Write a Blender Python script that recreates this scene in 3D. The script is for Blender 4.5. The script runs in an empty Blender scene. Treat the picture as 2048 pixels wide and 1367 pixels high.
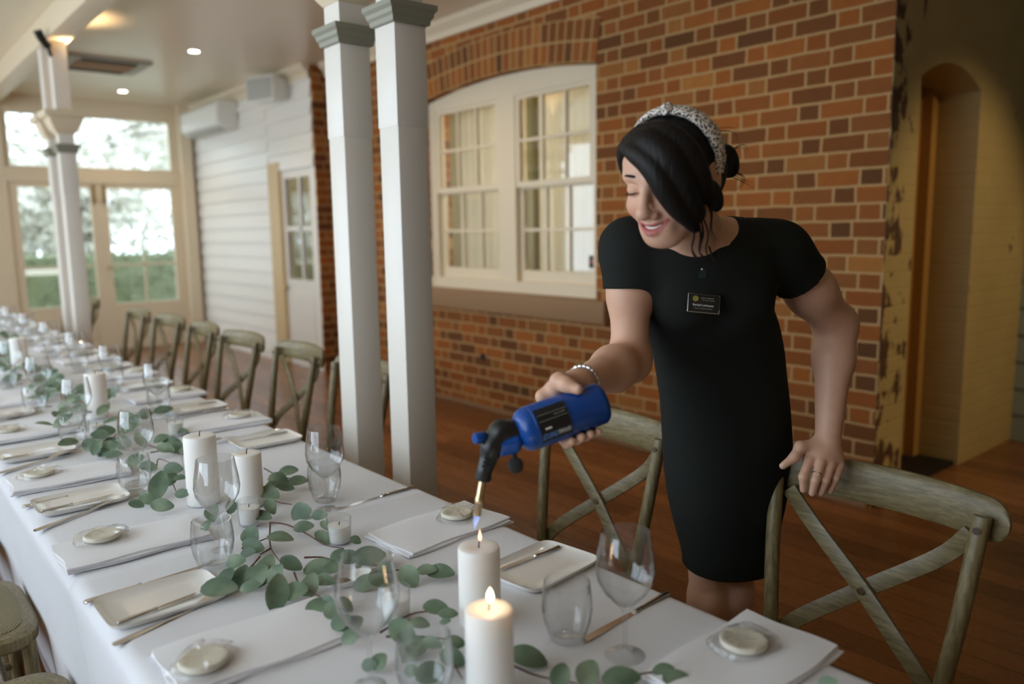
import bpy, bmesh, math, random
import numpy as np
from mathutils import Vector, Matrix
random.seed(7)
rng = np.random.default_rng(7)
S = bpy.context.scene
C = S.collection
PI = math.pi

# ------------------------------------------------------------------ camera
YAW, TILT, ROLL, FPX, CAMH = 0.699820, 0.140596, -0.015379, 1585.93, 1.42
f_ = np.array([math.sin(YAW)*math.cos(TILT), math.cos(YAW)*math.cos(TILT), -math.sin(TILT)])
r_ = np.array([math.cos(YAW), -math.sin(YAW), 0.0]); u_ = np.cross(r_, f_)
CR = math.cos(ROLL)*r_ + math.sin(ROLL)*u_
CU = -math.sin(ROLL)*r_ + math.cos(ROLL)*u_
CF = f_
CP = np.array([0, 0, CAMH])
cam = bpy.data.cameras.new('camera'); camo = bpy.data.objects.new('camera', cam); C.objects.link(camo)
camo.matrix_world = Matrix([[CR[0], CU[0], -CF[0], 0], [CR[1], CU[1], -CF[1], 0], [CR[2], CU[2], -CF[2], CAMH], [0, 0, 0, 1]])
cam.sensor_width = 36.0; cam.lens = FPX/2048*36.0
cam.clip_start = 0.05; cam.clip_end = 200
cam.dof.use_dof = True; cam.dof.focus_distance = 1.75; cam.dof.aperture_fstop = 1.9
S.camera = camo

def ray(x, y): return CR*((x-1024)/FPX) - CU*((y-683.5)/FPX) + CF
def P(x, y, d): return CP + ray(x, y)*d                       # point at a distance in front of the camera
def PZ(x, y, z): q = ray(x, y); return CP + q*((z-CAMH)/q[2])  # point on a horizontal plane
def seen(p, m=60):
    q = np.array(p, float)-CP; d = q@CF
    if d < 0.1: return False
    x = 1024+FPX*(q@CR)/d; y = 683.5-FPX*(q@CU)/d
    return -m < x < 2048+m and -m < y < 1367+m

# ------------------------------------------------------------------ world, sun, exposure
W = bpy.data.worlds.new('overcast_sky'); S.world = W; W.use_nodes = True
wn = W.node_tree.nodes; wn['Background'].inputs[0].default_value = (0.74, 0.87, 1.0, 1); wn['Background'].inputs[1].default_value = 2.6
vs = S.view_settings
vs.view_transform = 'Standard'; vs.look = 'None'; vs.gamma = 1.0; vs.exposure = 0.8; vs.use_curve_mapping = False
S.cycles.transparent_max_bounces = 40
S.cycles.max_bounces = 8; S.cycles.diffuse_bounces = 4
S.cycles.caustics_refractive = False; S.cycles.caustics_reflective = False
S.cycles.use_denoising = True
S.cycles.sample_clamp_indirect = 6.0

def portal(loc, rot, sx, sy):
    l = bpy.data.lights.new('window_light', 'AREA'); l.shape = 'RECTANGLE'; l.size = sx; l.size_y = sy; l.cycles.is_portal = True
    o = bpy.data.objects.new('window_light', l); C.objects.link(o); o.location = loc; o.rotation_euler = rot
portal((-2.3, 4.9, 1.75), (0, -PI/2, 0), 2.3, 9.6)
portal((2.5, 10.95, 1.6), (-PI/2, 0, 0), 2.2, 2.8)

# ------------------------------------------------------------------ node helpers and materials
def srgb(r, g, b):
    f = lambda v: (v/255/12.92) if v/255 <= 0.04045 else ((v/255+0.055)/1.055)**2.4
    return (f(r), f(g), f(b), 1)
class NT:
    def __init__(s, name):
        s.m = bpy.data.materials.new(name); s.m.use_nodes = True
        s.t = s.m.node_tree; s.n = s.t.nodes; s.l = s.t.links
        s.b = s.n['Principled BSDF']; s.out = s.n['Material Output']
    def put(s, sock, v):
        if hasattr(v, 'is_linked'): s.l.new(v, sock)
        else: sock.default_value = v
    def math(s, op, a, b=0.0, c=0.0):
        n = s.n.new('ShaderNodeMath'); n.operation = op
        s.put(n.inputs[0], a); s.put(n.inputs[1], b); s.put(n.inputs[2], c)
        return n.outputs[0]
    def coord(s, k='Object'): return s.n.new('ShaderNodeTexCoord').outputs[k]
    def xyz(s, v):
        n = s.n.new('ShaderNodeSeparateXYZ'); s.l.new(v, n.inputs[0]); return n.outputs
    def comb(s, x, y, z=0.0):
        n = s.n.new('ShaderNodeCombineXYZ'); s.put(n.inputs[0], x); s.put(n.inputs[1], y); s.put(n.inputs[2], z); return n.outputs[0]
    def scale(s, v, sc):
        n = s.n.new('ShaderNodeMapping'); s.l.new(v, n.inputs[0]); n.inputs['Scale'].default_value = sc; return n.outputs[0]
    def noise(s, v, sc, det=3.0, rough=0.5):
        n = s.n.new('ShaderNodeTexNoise'); s.l.new(v, n.inputs['Vector']); n.inputs['Scale'].default_value = sc
        n.inputs['Detail'].default_value = det; n.inputs['Roughness'].default_value = rough; return n.outputs['Fac']
    def white(s, v):
        n = s.n.new('ShaderNodeTexWhiteNoise'); n.noise_dimensions = '3D'; s.l.new(v, n.inputs['Vector']); return n.outputs['Value']
    def ramp(s, f, stops, const=False):
        n = s.n.new('ShaderNodeValToRGB'); s.put(n.inputs[0], f); e = n.color_ramp.elements
        if const: n.color_ramp.interpolation = 'CONSTANT'
        while len(e) < len(stops): e.new(0.5)
        for i, (p, c) in enumerate(stops): e[i].position = p; e[i].color = c if len(c) == 4 else (*c, 1)
        return n.outputs[0]
    def mix(s, f, a, b, mode='MIX'):
        n = s.n.new('ShaderNodeMix'); n.data_type = 'RGBA'; n.blend_type = mode
        s.put(n.inputs[0], f); s.put(n.inputs[6], a); s.put(n.inputs[7], b); return n.outputs[2]
    def bump(s, h, st=0.3, d=0.01):
        n = s.n.new('ShaderNodeBump'); s.put(n.inputs['Height'], h); n.inputs['Strength'].default_value = st; n.inputs['Distance'].default_value = d
        s.l.new(n.outputs[0], s.b.inputs['Normal'])
    def set(s, **k):
        for a, v in k.items():
            s.put(s.b.inputs[{'color': 'Base Color', 'rough': 'Roughness', 'metal': 'Metallic', 'spec': 'Specular IOR Level', 'sheen': 'Sheen Weight',
                              'sss': 'Subsurface Weight', 'ecol': 'Emission Color', 'estr': 'Emission Strength', 'coat': 'Coat Weight', 'trans': 'Transmission Weight'}[a]], v)
        return s
def plain(name, col, rough=0.5, **k):
    m = NT(name); m.set(color=col, rough=rough, **k)
    v = m.noise(m.coord(), 14.0, 2.0)
    m.put(m.b.inputs['Roughness'], m.math('MULTIPLY_ADD', v, 0.12, rough-0.06))
    return m.m
MAT = {}
# brick: Flemish bond, stretchers and headers alternate in a course
def brick_cells(m, u, v, L=0.345, H=0.0845, mort=0.0095):
    row = m.math('FLOOR', m.math('DIVIDE', v, H))
    fv = m.math('MULTIPLY', m.math('FRACT', m.math('DIVIDE', v, H)), H)
    odd = m.math('MODULO', m.math('ABSOLUTE', row), 2.0)
    jit = m.math('MULTIPLY', m.white(m.comb(row, 7.7, 1.3)), 0.05)
    uu = m.math('ADD', m.math('ADD', u, 50.0), m.math('MULTIPLY_ADD', odd, L/2, jit))
    cell = m.math('FLOOR', m.math('DIVIDE', uu, L))
    fu = m.math('MULTIPLY', m.math('FRACT', m.math('DIVIDE', uu, L)), L)
    st = L*0.667
    head = m.math('GREATER_THAN', fu, st)
    bid = m.math('MULTIPLY_ADD', cell, 2.0, head)
    du = m.math('MINIMUM', m.math('MINIMUM', fu, m.math('SUBTRACT', L, fu)), m.math('ABSOLUTE', m.math('SUBTRACT', fu, st)))
    dv = m.math('MINIMUM', fv, m.math('SUBTRACT', H, fv))
    d = m.math('MINIMUM', du, dv)
    return d, m.comb(bid, row, 3.1), m.comb(bid, row, 9.4)
def brick_mat(name, axis, painted=False):
    m = NT(name); o = m.coord(); x = m.xyz(o)
    wob = m.math('MULTIPLY_ADD', m.noise(o, 9.0, 2.0), 0.012, -0.006)
    if axis == 'uv':
        uv = m.xyz(m.coord('UV')); u, v = uv[0], uv[1]
        d0 = m.math('MULTIPLY', m.math('FRACT', m.math('DIVIDE', u, 0.083)), 0.083)
        d1 = m.math('MULTIPLY', m.math('FRACT', m.math('DIVIDE', v, 0.138)), 0.138)
        d = m.math('MINIMUM', m.math('MINIMUM', d0, m.math('SUBTRACT', 0.083, d0)), m.math('MINIMUM', d1, m.math('SUBTRACT', 0.138, d1)))
        a = m.comb(m.math('FLOOR', m.math('DIVIDE', u, 0.083)), m.math('FLOOR', m.math('DIVIDE', v, 0.138)), 2.0)
        b = m.comb(m.math('FLOOR', m.math('DIVIDE', u, 0.083)), m.math('FLOOR', m.math('DIVIDE', v, 0.138)), 5.0)
    else:
        u = x[1] if axis == 'y' else x[0]
        d, a, b = brick_cells(m, m.math('ADD', u, wob), m.math('ADD', x[2], m.math('MULTIPLY', wob, 0.7)))
    mort = m.ramp(m.math('DIVIDE', d, 0.0095), [(0.45, (1, 1, 1)), (0.85, (0, 0, 0))])
    mort = m.xyz(mort)[0]
    rnd = m.white(a); fine = m.noise(o, 60.0, 5.0, 0.65)
    if painted:
        col = m.mix(m.noise(o, 3.0), srgb(166, 142, 92), srgb(188, 164, 112))
        # bare patches where the paint has come off, most of them near the corner
        near = m.math('MULTIPLY', m.math('MAXIMUM', m.math('SUBTRACT', 1.0, m.math('MULTIPLY', m.math('SUBTRACT', x[0], 3.85), 2.6)), 0.0), 0.22)
        pt = m.math('ADD', m.math('ADD', m.math('MULTIPLY', m.noise(m.scale(o, (1, 1, .6)), 11.0, 4.0), 0.75), m.math('MULTIPLY', rnd, 0.10)), near)
        pm = m.xyz(m.ramp(pt, [(0.60, (0, 0, 0)), (0.64, (1, 1, 1))]))[0]
        col = m.mix(pm, col, srgb(84, 54, 30))
        m.set(color=col, rough=0.62)
        m.bump(m.math('ADD', m.math('MULTIPLY', mort, -0.6), m.math('MULTIPLY', fine, 0.4)), 0.5, 0.006)
        return m.m
    col = m.ramp(rnd, [(0.0, srgb(88, 60, 34)), (0.2, srgb(116, 70, 34)), (0.45, srgb(152, 86, 36)), (0.7, srgb(170, 100, 42)), (0.9, srgb(134, 82, 42)), (1.0, srgb(186, 126, 60))])
    col = m.mix(m.math('MULTIPLY', m.white(b), 0.34), col, srgb(154, 94, 46))
    col = m.mix(m.math('MULTIPLY', m.noise(o, 23.0, 4.0), 0.45), col, srgb(98, 62, 44))
    col = m.mix(mort, col, m.mix(fine, srgb(168, 132, 86), srgb(198, 162, 112)))
    m.set(color=col, rough=0.85, spec=0.15)
    m.bump(m.math('ADD', m.math('MULTIPLY', mort, -0.7), m.math('MULTIPLY', fine, 0.5)), 0.6, 0.008)
    return m.m
MAT['brick'] = brick_mat('red_brick', 'y')
MAT['brick_x'] = brick_mat('red_brick_return', 'x')
MAT['arch'] = brick_mat('arch_brick', 'uv')
MAT['painted'] = brick_mat('painted_brick', 'x', True)
def floor_mat():
    m = NT('timber_floor'); o = m.coord(); x = m.xyz(o)
    pw = 0.13
    row = m.math('FLOOR', m.math('DIVIDE', x[0], pw)); fr = m.math('FRACT', m.math('DIVIDE', x[0], pw))
    off = m.math('MULTIPLY', m.white(m.comb(row, 2.0, 2.0)), 3.0)
    seg = m.math('FLOOR', m.math('DIVIDE', m.math('ADD', x[1], off), 2.4))
    rnd = m.white(m.comb(row, seg, 1.0))
    g = m.noise(m.scale(o, (26, 1.6, 1)), 2.0, 5.0, 0.6)
    col = m.ramp(m.math('ADD', m.math('MULTIPLY', rnd, 0.6), m.math('MULTIPLY', g, 0.4)), [(0.15, srgb(98, 60, 34)), (0.5, srgb(124, 78, 44)), (0.85, srgb(150, 98, 58))])
    gap = m.math('LESS_THAN', m.math('MINIMUM', fr, m.math('SUBTRACT', 1.0, fr)), 0.016)
    col = m.mix(gap, col, srgb(40, 24, 16))
    m.set(color=col, rough=m.math('MULTIPLY_ADD', g, 0.14, 0.21), spec=0.5)
    m.bump(m.math('SUBTRACT', m.math('MULTIPLY', g, 0.2), gap), 0.2, 0.002)
    return m.m
MAT['floor'] = floor_mat()
def board_mat(name, col, axis, width, rough=0.4):
    m = NT(name); o = m.coord(); x = m.xyz(o)
    fr = m.math('FRACT', m.math('DIVIDE', x[axis], width))
    gap = m.math('LESS_THAN', m.math('MINIMUM', fr, m.math('SUBTRACT', 1.0, fr)), 0.05)
    m.set(color=col, rough=rough)
    m.bump(m.math('MULTIPLY', gap, -1.0), 0.35, 0.004)
    return m.m
MAT['ceiling'] = board_mat('painted_ceiling_boards', srgb(226, 212, 188), 1, 0.11, 0.28)
MAT['cream'] = plain('cream_paint', srgb(222, 205, 176), 0.38)
MAT['tan'] = plain('tan_paint', srgb(205, 178, 134), 0.45)
MAT['tan_dark'] = plain('ochre_paint', srgb(168, 126, 66), 0.5)
MAT['white'] = plain('white_paint', srgb(228, 222, 212), 0.35)
MAT['boards'] = plain('white_weatherboard_paint', srgb(232, 227, 218), 0.32)
MAT['green_boards'] = plain('sage_board_paint', srgb(128, 132, 112), 0.5)
MAT['grey'] = plain('grey_moulding_paint', srgb(142, 140, 124), 0.45)
MAT['stone'] = plain('brown_stone', srgb(146, 112, 78), 0.75)
def curtainm():
    m = NT('cream_curtain'); m.set(color=srgb(238, 232, 216), rough=0.85)
    tl = m.n.new('ShaderNodeBsdfTranslucent'); tl.inputs[0].default_value = srgb(238, 230, 212)
    mx = m.n.new('ShaderNodeMixShader'); mx.inputs[0].default_value = 0.5
    m.l.new(m.b.outputs[0], mx.inputs[1]); m.l.new(tl.outputs[0], mx.inputs[2]); m.l.new(mx.outputs[0], m.out.inputs[0])
    return m.m
MAT['curtain'] = curtainm()
MAT['dark'] = plain('dark_interior', srgb(52, 50, 40), 0.8)
MAT['olive'] = plain('olive_room', srgb(130, 124, 84), 0.8)
MAT['black'] = plain('black_plastic', srgb(26, 26, 26), 0.35)
MAT['blackmatt'] = plain('black_rubber', srgb(20, 20, 20), 0.6)
MAT['plastic'] = plain('white_plastic', srgb(225, 222, 214), 0.35)
MAT['plasticgrey'] = plain('grey_grille', srgb(170, 168, 158), 0.5)
MAT['brasslock'] = plain('brass', (0.55, 0.42, 0.2, 1), 0.35, metal=1.0)
def linen():
    m = NT('white_linen'); o = m.coord()
    x = m.xyz(o)
    w = m.math('MULTIPLY', m.math('SINE', m.math('MULTIPLY', x[0], 2600.0)), m.math('SINE', m.math('MULTIPLY', x[1], 2600.0)))
    m.set(color=srgb(226, 227, 232), rough=0.85, sheen=0.15)
    m.bump(m.math('ADD', m.math('MULTIPLY', w, 0.15), m.math('MULTIPLY', m.noise(o, 5.0, 3.0), 1.0)), 0.12, 0.01)
    return m.m
MAT['linen'] = linen()
MAT['napkin'] = plain('white_napkin_cotton', srgb(236, 236, 240), 0.85, sheen=0.2)
def wood(name, sc):
    m = NT(name); o = m.coord()
    g = m.noise(m.scale(o, sc), 14.0, 5.0, 0.65); g2 = m.noise(o, 4.0, 2.0)
    col = m.ramp(m.math('ADD', m.math('MULTIPLY', g, 0.7), m.math('MULTIPLY', g2, 0.3)), [(0.3, srgb(78, 66, 42)), (0.5, srgb(116, 102, 68)), (0.72, srgb(152, 138, 100))])
    m.set(color=col, rough=0.40)
    m.bump(g, 0.25, 0.002)
    return m.m
MAT['wood'] = wood('limed_oak', (9, 9, 1.3)); MAT['woodx'] = wood('limed_oak_crosswise', (1.3, 9, 9))
def rush():
    m = NT('woven_rush'); o = m.coord(); x = m.xyz(o)
    a = m.math('SINE', m.math('MULTIPLY', x[0], 620.0)); b = m.math('SINE', m.math('MULTIPLY', x[1], 900.0))
    w = m.math('MULTIPLY', a, b)
    col = m.ramp(m.math('MULTIPLY_ADD', w, 0.5, 0.5), [(0.1, srgb(70, 62, 40)), (0.6, srgb(150, 138, 100)), (1.0, srgb(176, 164, 126))])
    m.set(color=col, rough=0.7); m.bump(w, 0.6, 0.003)
    return m.m
MAT['rush'] = rush()
def glassy(name, tint=(1, 1, 1, 1), ior=1.45, rough=0.02, edge=1):
    m = NT(name); m.n.remove(m.b)
    tr = m.n.new('ShaderNodeBsdfTransparent'); tr.inputs[0].default_value = tint
    gl = m.n.new('ShaderNodeBsdfGlossy'); gl.inputs['Roughness'].default_value = rough
    lw = m.n.new('ShaderNodeLayerWeight'); lw.inputs[0].default_value = 0.5
    fac = m.math('MULTIPLY_ADD', m.math('POWER', lw.outputs['Facing'], 2.6), ior-0.85, 0.05)
    if edge < 1: m.put(tr.inputs[0], m.mix(m.math('POWER', lw.outputs['Facing'], 6.0), tint, (edge, edge, edge, 1)))
    mx = m.n.new('ShaderNodeMixShader'); m.l.new(fac, mx.inputs[0]); m.l.new(tr.outputs[0], mx.inputs[1]); m.l.new(gl.outputs[0], mx.inputs[2])
    m.l.new(mx.outputs[0], m.out.inputs[0])
    return m.m
MAT['glass'] = glassy('clear_glass', (0.975, 0.98, 0.98, 1), 1.6, .02, .6)
MAT['pane'] = glassy('window_glass', (0.94, 0.96, 0.95, 1), 1.5)
MAT['film'] = glassy('clear_cellophane', (0.98, 0.98, 0.98, 1), 1.5, 0.08)
def wax():
    m = NT('white_wax'); m.set(color=srgb(248, 243, 238), rough=0.4, sss=0.6)
    m.b.inputs['Subsurface Radius'].default_value = (0.03, 0.022, 0.016); m.b.inputs['Subsurface Scale'].default_value = 0.9
    return m.m
MAT['wax'] = wax()
def emit(name, col, st):
    m = NT(name); m.set(color=(0, 0, 0, 1), ecol=col, estr=st); return m.m
MAT['flame'] = emit('candle_flame', (1.0, 0.66, 0.36, 1), 12.0)
def blueflame():
    m = NT('blue_gas_flame'); m.n.remove(m.b)
    tr = m.n.new('ShaderNodeBsdfTransparent'); em = m.n.new('ShaderNodeEmission'); em.inputs[0].default_value = (0.25, 0.42, 1.0, 1); em.inputs[1].default_value = 0.2
    ad = m.n.new('ShaderNodeAddShader'); m.l.new(tr.outputs[0], ad.inputs[0]); m.l.new(em.outputs[0], ad.inputs[1]); m.l.new(ad.outputs[0], m.out.inputs[0])
    return m.m
MAT['blueflame'] = blueflame()
MAT['lamp'] = emit('downlight_lens', (1.0, 0.93, 0.8, 1), 9.0)
def leafm():
    m = NT('eucalyptus_leaf'); o = m.coord()
    n = m.noise(o, 18.0, 2.0)
    col = m.ramp(n, [(0.3, srgb(82, 102, 82)), (0.5, srgb(108, 128, 104)), (0.7, srgb(140, 154, 128))])
    m.set(color=col, rough=0.5, spec=0.35); m.bump(m.noise(o, 150.0, 2.0), 0.15, 0.002)
    return m.m
MAT['leaf'] = leafm()
MAT['stem'] = plain('russet_stem', srgb(96, 62, 48), 0.6)
MAT['steel'] = plain('polished_steel', (0.72, 0.71, 0.69, 1), 0.16, metal=1.0)
MAT['brass'] = plain('brass_tube', (0.58, 0.45, 0.28, 1), 0.3, metal=1.0)
MAT['porcelain'] = plain('white_porcelain', srgb(234, 231, 226), 0.14)
MAT['biscuit'] = plain('pale_biscuit', srgb(238, 233, 216), 0.6)
MAT['pepper'] = plain('ground_pepper', srgb(120, 108, 84), 0.9)
MAT['salt'] = plain('salt', srgb(236, 236, 236), 0.9)
MAT['blue'] = plain('blue_plastic', srgb(3, 70, 150), 0.3)
MAT['bluecan'] = plain('blue_enamel', srgb(2, 62, 138), 0.24)
MAT['label'] = plain('black_label', srgb(16, 17, 22), 0.3)
MAT['labeltext'] = plain('pale_lettering', srgb(228, 224, 214), 0.5)
MAT['labelblue'] = plain('blue_lettering', srgb(110, 156, 232), 0.5)
MAT['gold'] = plain('gold_print', srgb(150, 146, 70), 0.5)
MAT['dimtext'] = plain('dim_silver_print', srgb(130, 128, 112), 0.5)
MAT['hedge'] = plain('hedge_leaf', srgb(116, 122, 92), 0.8)
MAT['tree'] = plain('pale_tree_leaf', srgb(222, 217, 206), 0.7)
MAT['bark'] = plain('grey_bark', srgb(120, 112, 100), 0.85)
MAT['lawn'] = plain('lawn', srgb(150, 156, 138), 0.9)

# ------------------------------------------------------------------ mesh helpers
class MB:
    def __init__(s): s.v = []; s.f = []; s.mi = []; s.cur = 0
    def add(s, verts, faces):
        b = len(s.v); s.v += [tuple(map(float, q)) for q in verts]
        s.f += [tuple(i+b for i in q) for q in faces]; s.mi += [s.cur]*len(faces); return s
    def box(s, x0, x1, y0, y1, z0, z1):
        return s.add([(x0, y0, z0), (x1, y0, z0), (x1, y1, z0), (x0, y1, z0), (x0, y0, z1), (x1, y0, z1), (x1, y1, z1), (x0, y1, z1)],
                     [(0, 3, 2, 1), (4, 5, 6, 7), (0, 1, 5, 4), (1, 2, 6, 5), (2, 3, 7, 6), (3, 0, 4, 7)])
    def rings(s, rings, closed=True, cap=True):
        n = len(rings[0]); v = [q for r in rings for q in r]; f = []
        for i in range(len(rings)-1):
            for j in range(n if closed else n-1):
                a, b = i*n+j, i*n+(j+1) % n
                f.append((a, b, b+n, a+n))
        if cap and closed:
            f.append(tuple(range(n-1, -1, -1))); f.append(tuple((len(rings)-1)*n+j for j in range(n)))
        return s.add(v, f)
    def tube(s, pts, rad, n=10, cap=True, flat=1.0, up=None):
        pts = [np.array(q, float) for q in pts]; m = len(pts)
        if np.isscalar(rad): rad = [rad]*m
        rs = []; pu = None
        for i in range(m):
            t = pts[min(i+1, m-1)]-pts[max(i-1, 0)]; t = t/(np.linalg.norm(t)+1e-12)
            if pu is None:
                a = np.array(up, float) if up is not None else (np.array([0, 0, 1.0]) if abs(t[2]) < 0.9 else np.array([1.0, 0, 0]))
            else: a = pu
            a = a-t*(a@t); a /= np.linalg.norm(a)+1e-12; pu = a; b = np.cross(t, a)
            rs.append([pts[i]+rad[i]*(math.cos(2*PI*j/n)*b+math.sin(2*PI*j/n)*a*flat) for j in range(n)])
        return s.rings(rs, True, cap)
    def lathe(s, prof, n=28, c=(0, 0, 0), capb=True, capt=False):
        rs = [[(c[0]+r*math.cos(2*PI*j/n), c[1]+r*math.sin(2*PI*j/n), c[2]+z) for j in range(n)] for r, z in prof]
        s.rings(rs, True, False); b = len(s.v)-n*len(prof)
        if capb: s.f.append(tuple(b+j for j in range(n-1, -1, -1))); s.mi.append(s.cur)
        if capt: s.f.append(tuple(b+(len(prof)-1)*n+j for j in range(n))); s.mi.append(s.cur)
        return s
    def ball(s, c, r, n=14, m=9):
        r = (r, r, r) if np.isscalar(r) else r
        rs = [[(c[0]+r[0]*math.sin(PI*i/m)*math.cos(2*PI*j/n), c[1]+r[1]*math.sin(PI*i/m)*math.sin(2*PI*j/n), c[2]-r[2]*math.cos(PI*i/m)) for j in range(n)] for i in range(1, m)]
        s.rings(rs, True, True); return s
    def prism(s, poly, a0, a1, axis=0):
        n = len(poly)
        mk = (lambda q, a: (a, q[0], q[1])) if axis == 0 else ((lambda q, a: (q[0], a, q[1])) if axis == 1 else (lambda q, a: (q[0], q[1], a)))
        v = [mk(q, a0) for q in poly]+[mk(q, a1) for q in poly]
        f = [tuple(range(n-1, -1, -1)), tuple(range(n, 2*n))]+[(i, (i+1) % n, n+(i+1) % n, n+i) for i in range(n)]
        return s.add(v, f)
    def mesh(s, name, mats, smooth=True, angle=40, bevel=0.0):
        me = bpy.data.meshes.new(name); me.from_pydata(s.v, [], s.f); me.validate()
        bm = bmesh.new(); bm.from_mesh(me)
        bmesh.ops.recalc_face_normals(bm, faces=bm.faces)
        if bevel > 0:
            ed = [e for e in bm.edges if len(e.link_faces) == 2 and e.calc_face_angle(0) > 0.6]
            bmesh.ops.bevel(bm, geom=ed, offset=bevel, segments=2, affect='EDGES', profile=0.6, clamp_overlap=True)
        bm.to_mesh(me); bm.free()
        mats = mats if isinstance(mats, (list, tuple)) else [mats]
        for m in mats: me.materials.append(m)
        if len(mats) > 1 and bevel == 0 and len(me.polygons) == len(s.mi): me.polygons.foreach_set('material_index', s.mi)
        if smooth:
            me.polygons.foreach_set('use_smooth', [True]*len(me.polygons)); me.set_sharp_from_angle(angle=math.radians(angle))
        return me
    def build(s, name, mats, parent=None, **k):
        return link(name, s.mesh(name, mats, **k), parent)
def link(name, me, parent=None):
    o = bpy.data.objects.new(name, me); C.objects.link(o)
    if parent is not None: o.parent = parent
    return o
def tag(o, label, cat, group=None):
    o['label'] = label; o['category'] = cat
    if group: o['group'] = group
    return o
def struct(o, label=None):
    o['kind'] = 'structure'
    if label: o['label'] = label
    return o
def thing(name, label, cat, loc=(0, 0, 0), rz=0.0, group=None):
    o = bpy.data.objects.new(name, None); C.objects.link(o); o.empty_display_size = 0.05
    o.location = tuple(float(q) for q in loc); o.rotation_euler = (0, 0, rz)
    return tag(o, label, cat, group)
def dup(root, loc, rz=0.0, label=None, group=None):
    r = root.copy(); C.objects.link(r); r.location = tuple(float(q) for q in loc); r.rotation_euler = (0, 0, rz)
    if label: r['label'] = label
    if group: r['group'] = group
    for ch in list(root.children):
        c = ch.copy(); C.objects.link(c); c.parent = r
        for g in list(ch.children):
            d = g.copy(); C.objects.link(d); d.parent = c
    return r
def spline(pts, n=8):
    pts = [np.array(q, float) for q in pts]; out = []
    e = [2*pts[0]-pts[1]]+pts+[2*pts[-1]-pts[-2]]
    for i in range(1, len(e)-2):
        p0, p1, p2, p3 = e[i-1], e[i], e[i+1], e[i+2]
        for k in range(n):
            t = k/n
            out.append(0.5*((2*p1)+(-p0+p2)*t+(2*p0-5*p1+4*p2-p3)*t*t+(-p0+3*p1-3*p2+p3)*t**3))
    out.append(pts[-1]); return out
def text_mesh(body, size, extrude=0.0004):
    cu = bpy.data.curves.new('lettering', 'FONT'); cu.body = body; cu.size = size; cu.extrude = extrude; cu.resolution_u = 2
    cu.align_x = 'CENTER'; cu.align_y = 'CENTER'
    o = bpy.data.objects.new('lettering', cu); C.objects.link(o)
    bpy.context.view_layer.update()
    me = bpy.data.meshes.new_from_object(o.evaluated_get(bpy.context.evaluated_depsgraph_get()))
    bpy.data.objects.remove(o); bpy.data.curves.remove(cu)
    return me
# ------------------------------------------------------------------ the room
FARY, WX, CZ, WB = 10.8, 3.85, 3.05, 3.70
struct(MB().box(-2.3, 5.9, -2.6, FARY+.15, -.06, 0).build('floor', MAT['floor'], smooth=False), 'polished red brown timber board floor')
struct(MB().box(-2.3, 5.9, -2.6, FARY+.15, CZ, CZ+.06).build('ceiling', MAT['ceiling'], smooth=False), 'glossy cream painted board ceiling')
# brick wall with an arched window opening
wy0, wy1, spring, crown = 3.69, 5.72, 2.475, 2.56
def arch_pts(off=0.0, n=24):
    c = (wy0+wy1)/2; hw = (wy1-wy0)/2; s = crown-spring; R = (hw*hw+s*s)/(2*s); cz = crown-R
    a = math.asin(hw/R)
    return [(c+(R+off)*math.sin(-a+2*a*i/n), cz+(R+off)*math.cos(-a+2*a*i/n)) for i in range(n+1)], R, a
ap, AR, AA = arch_pts()
b = MB()
b.box(WX, WX+.3, 1.78, wy0, 0, CZ); b.box(WX, WX+.3, wy1, 7.8, 0, CZ); b.box(WX, WX+.3, wy0, wy1, 0, .80)
n = len(ap)
v = [(WX, y, z) for y, z in ap]+[(WX, y, CZ) for y, z in ap]+[(WX+.3, y, z) for y, z in ap]+[(WX+.3, y, CZ) for y, z in ap]
fc = []
for i in range(n-1):
    fc += [(i, n+i, n+i+1, i+1), (2*n+i, 2*n+i+1, 3*n+i+1, 3*n+i), (i, i+1, 2*n+i+1, 2*n+i)]
b.add(v, fc)
struct(b.build('wall_right', MAT['brick'], smooth=False), 'red brick wall with an arched sash window')
# two rings of arch bricks standing 6 mm proud of the wall
a = MB(); uvs = []
for ring in range(2):
    inner, _, _ = arch_pts(ring*.138, 40); outer, _, _ = arch_pts((ring+1)*.138, 40)
    rr = [[(WX-.006, *inner[i]), (WX-.006, *outer[i]), (WX+.02, *outer[i]), (WX+.02, *inner[i])] for i in range(41)]
    a.rings(rr, True, True)
me = a.mesh('arch', MAT['arch'], smooth=False)
uvl = me.uv_layers.new(name='UVMap')
cyc, czc = (wy0+wy1)/2, crown-AR
for lp in me.loops:
    q = me.vertices[lp.vertex_index].co
    uvl.data[lp.index].uv = ((math.atan2(q.y-cyc, q.z-czc))*AR*1.04+5*.083, math.hypot(q.y-cyc, q.z-czc)-AR+.0005)
struct(link('trim_1', me), 'two rings of arch bricks over the window')
struct(MB().box(WX-.055, WX+.12, wy0-.12, wy1+.12, .79, .945).build('trim_2', MAT['stone'], bevel=.008), 'brown stone window sill')
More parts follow.
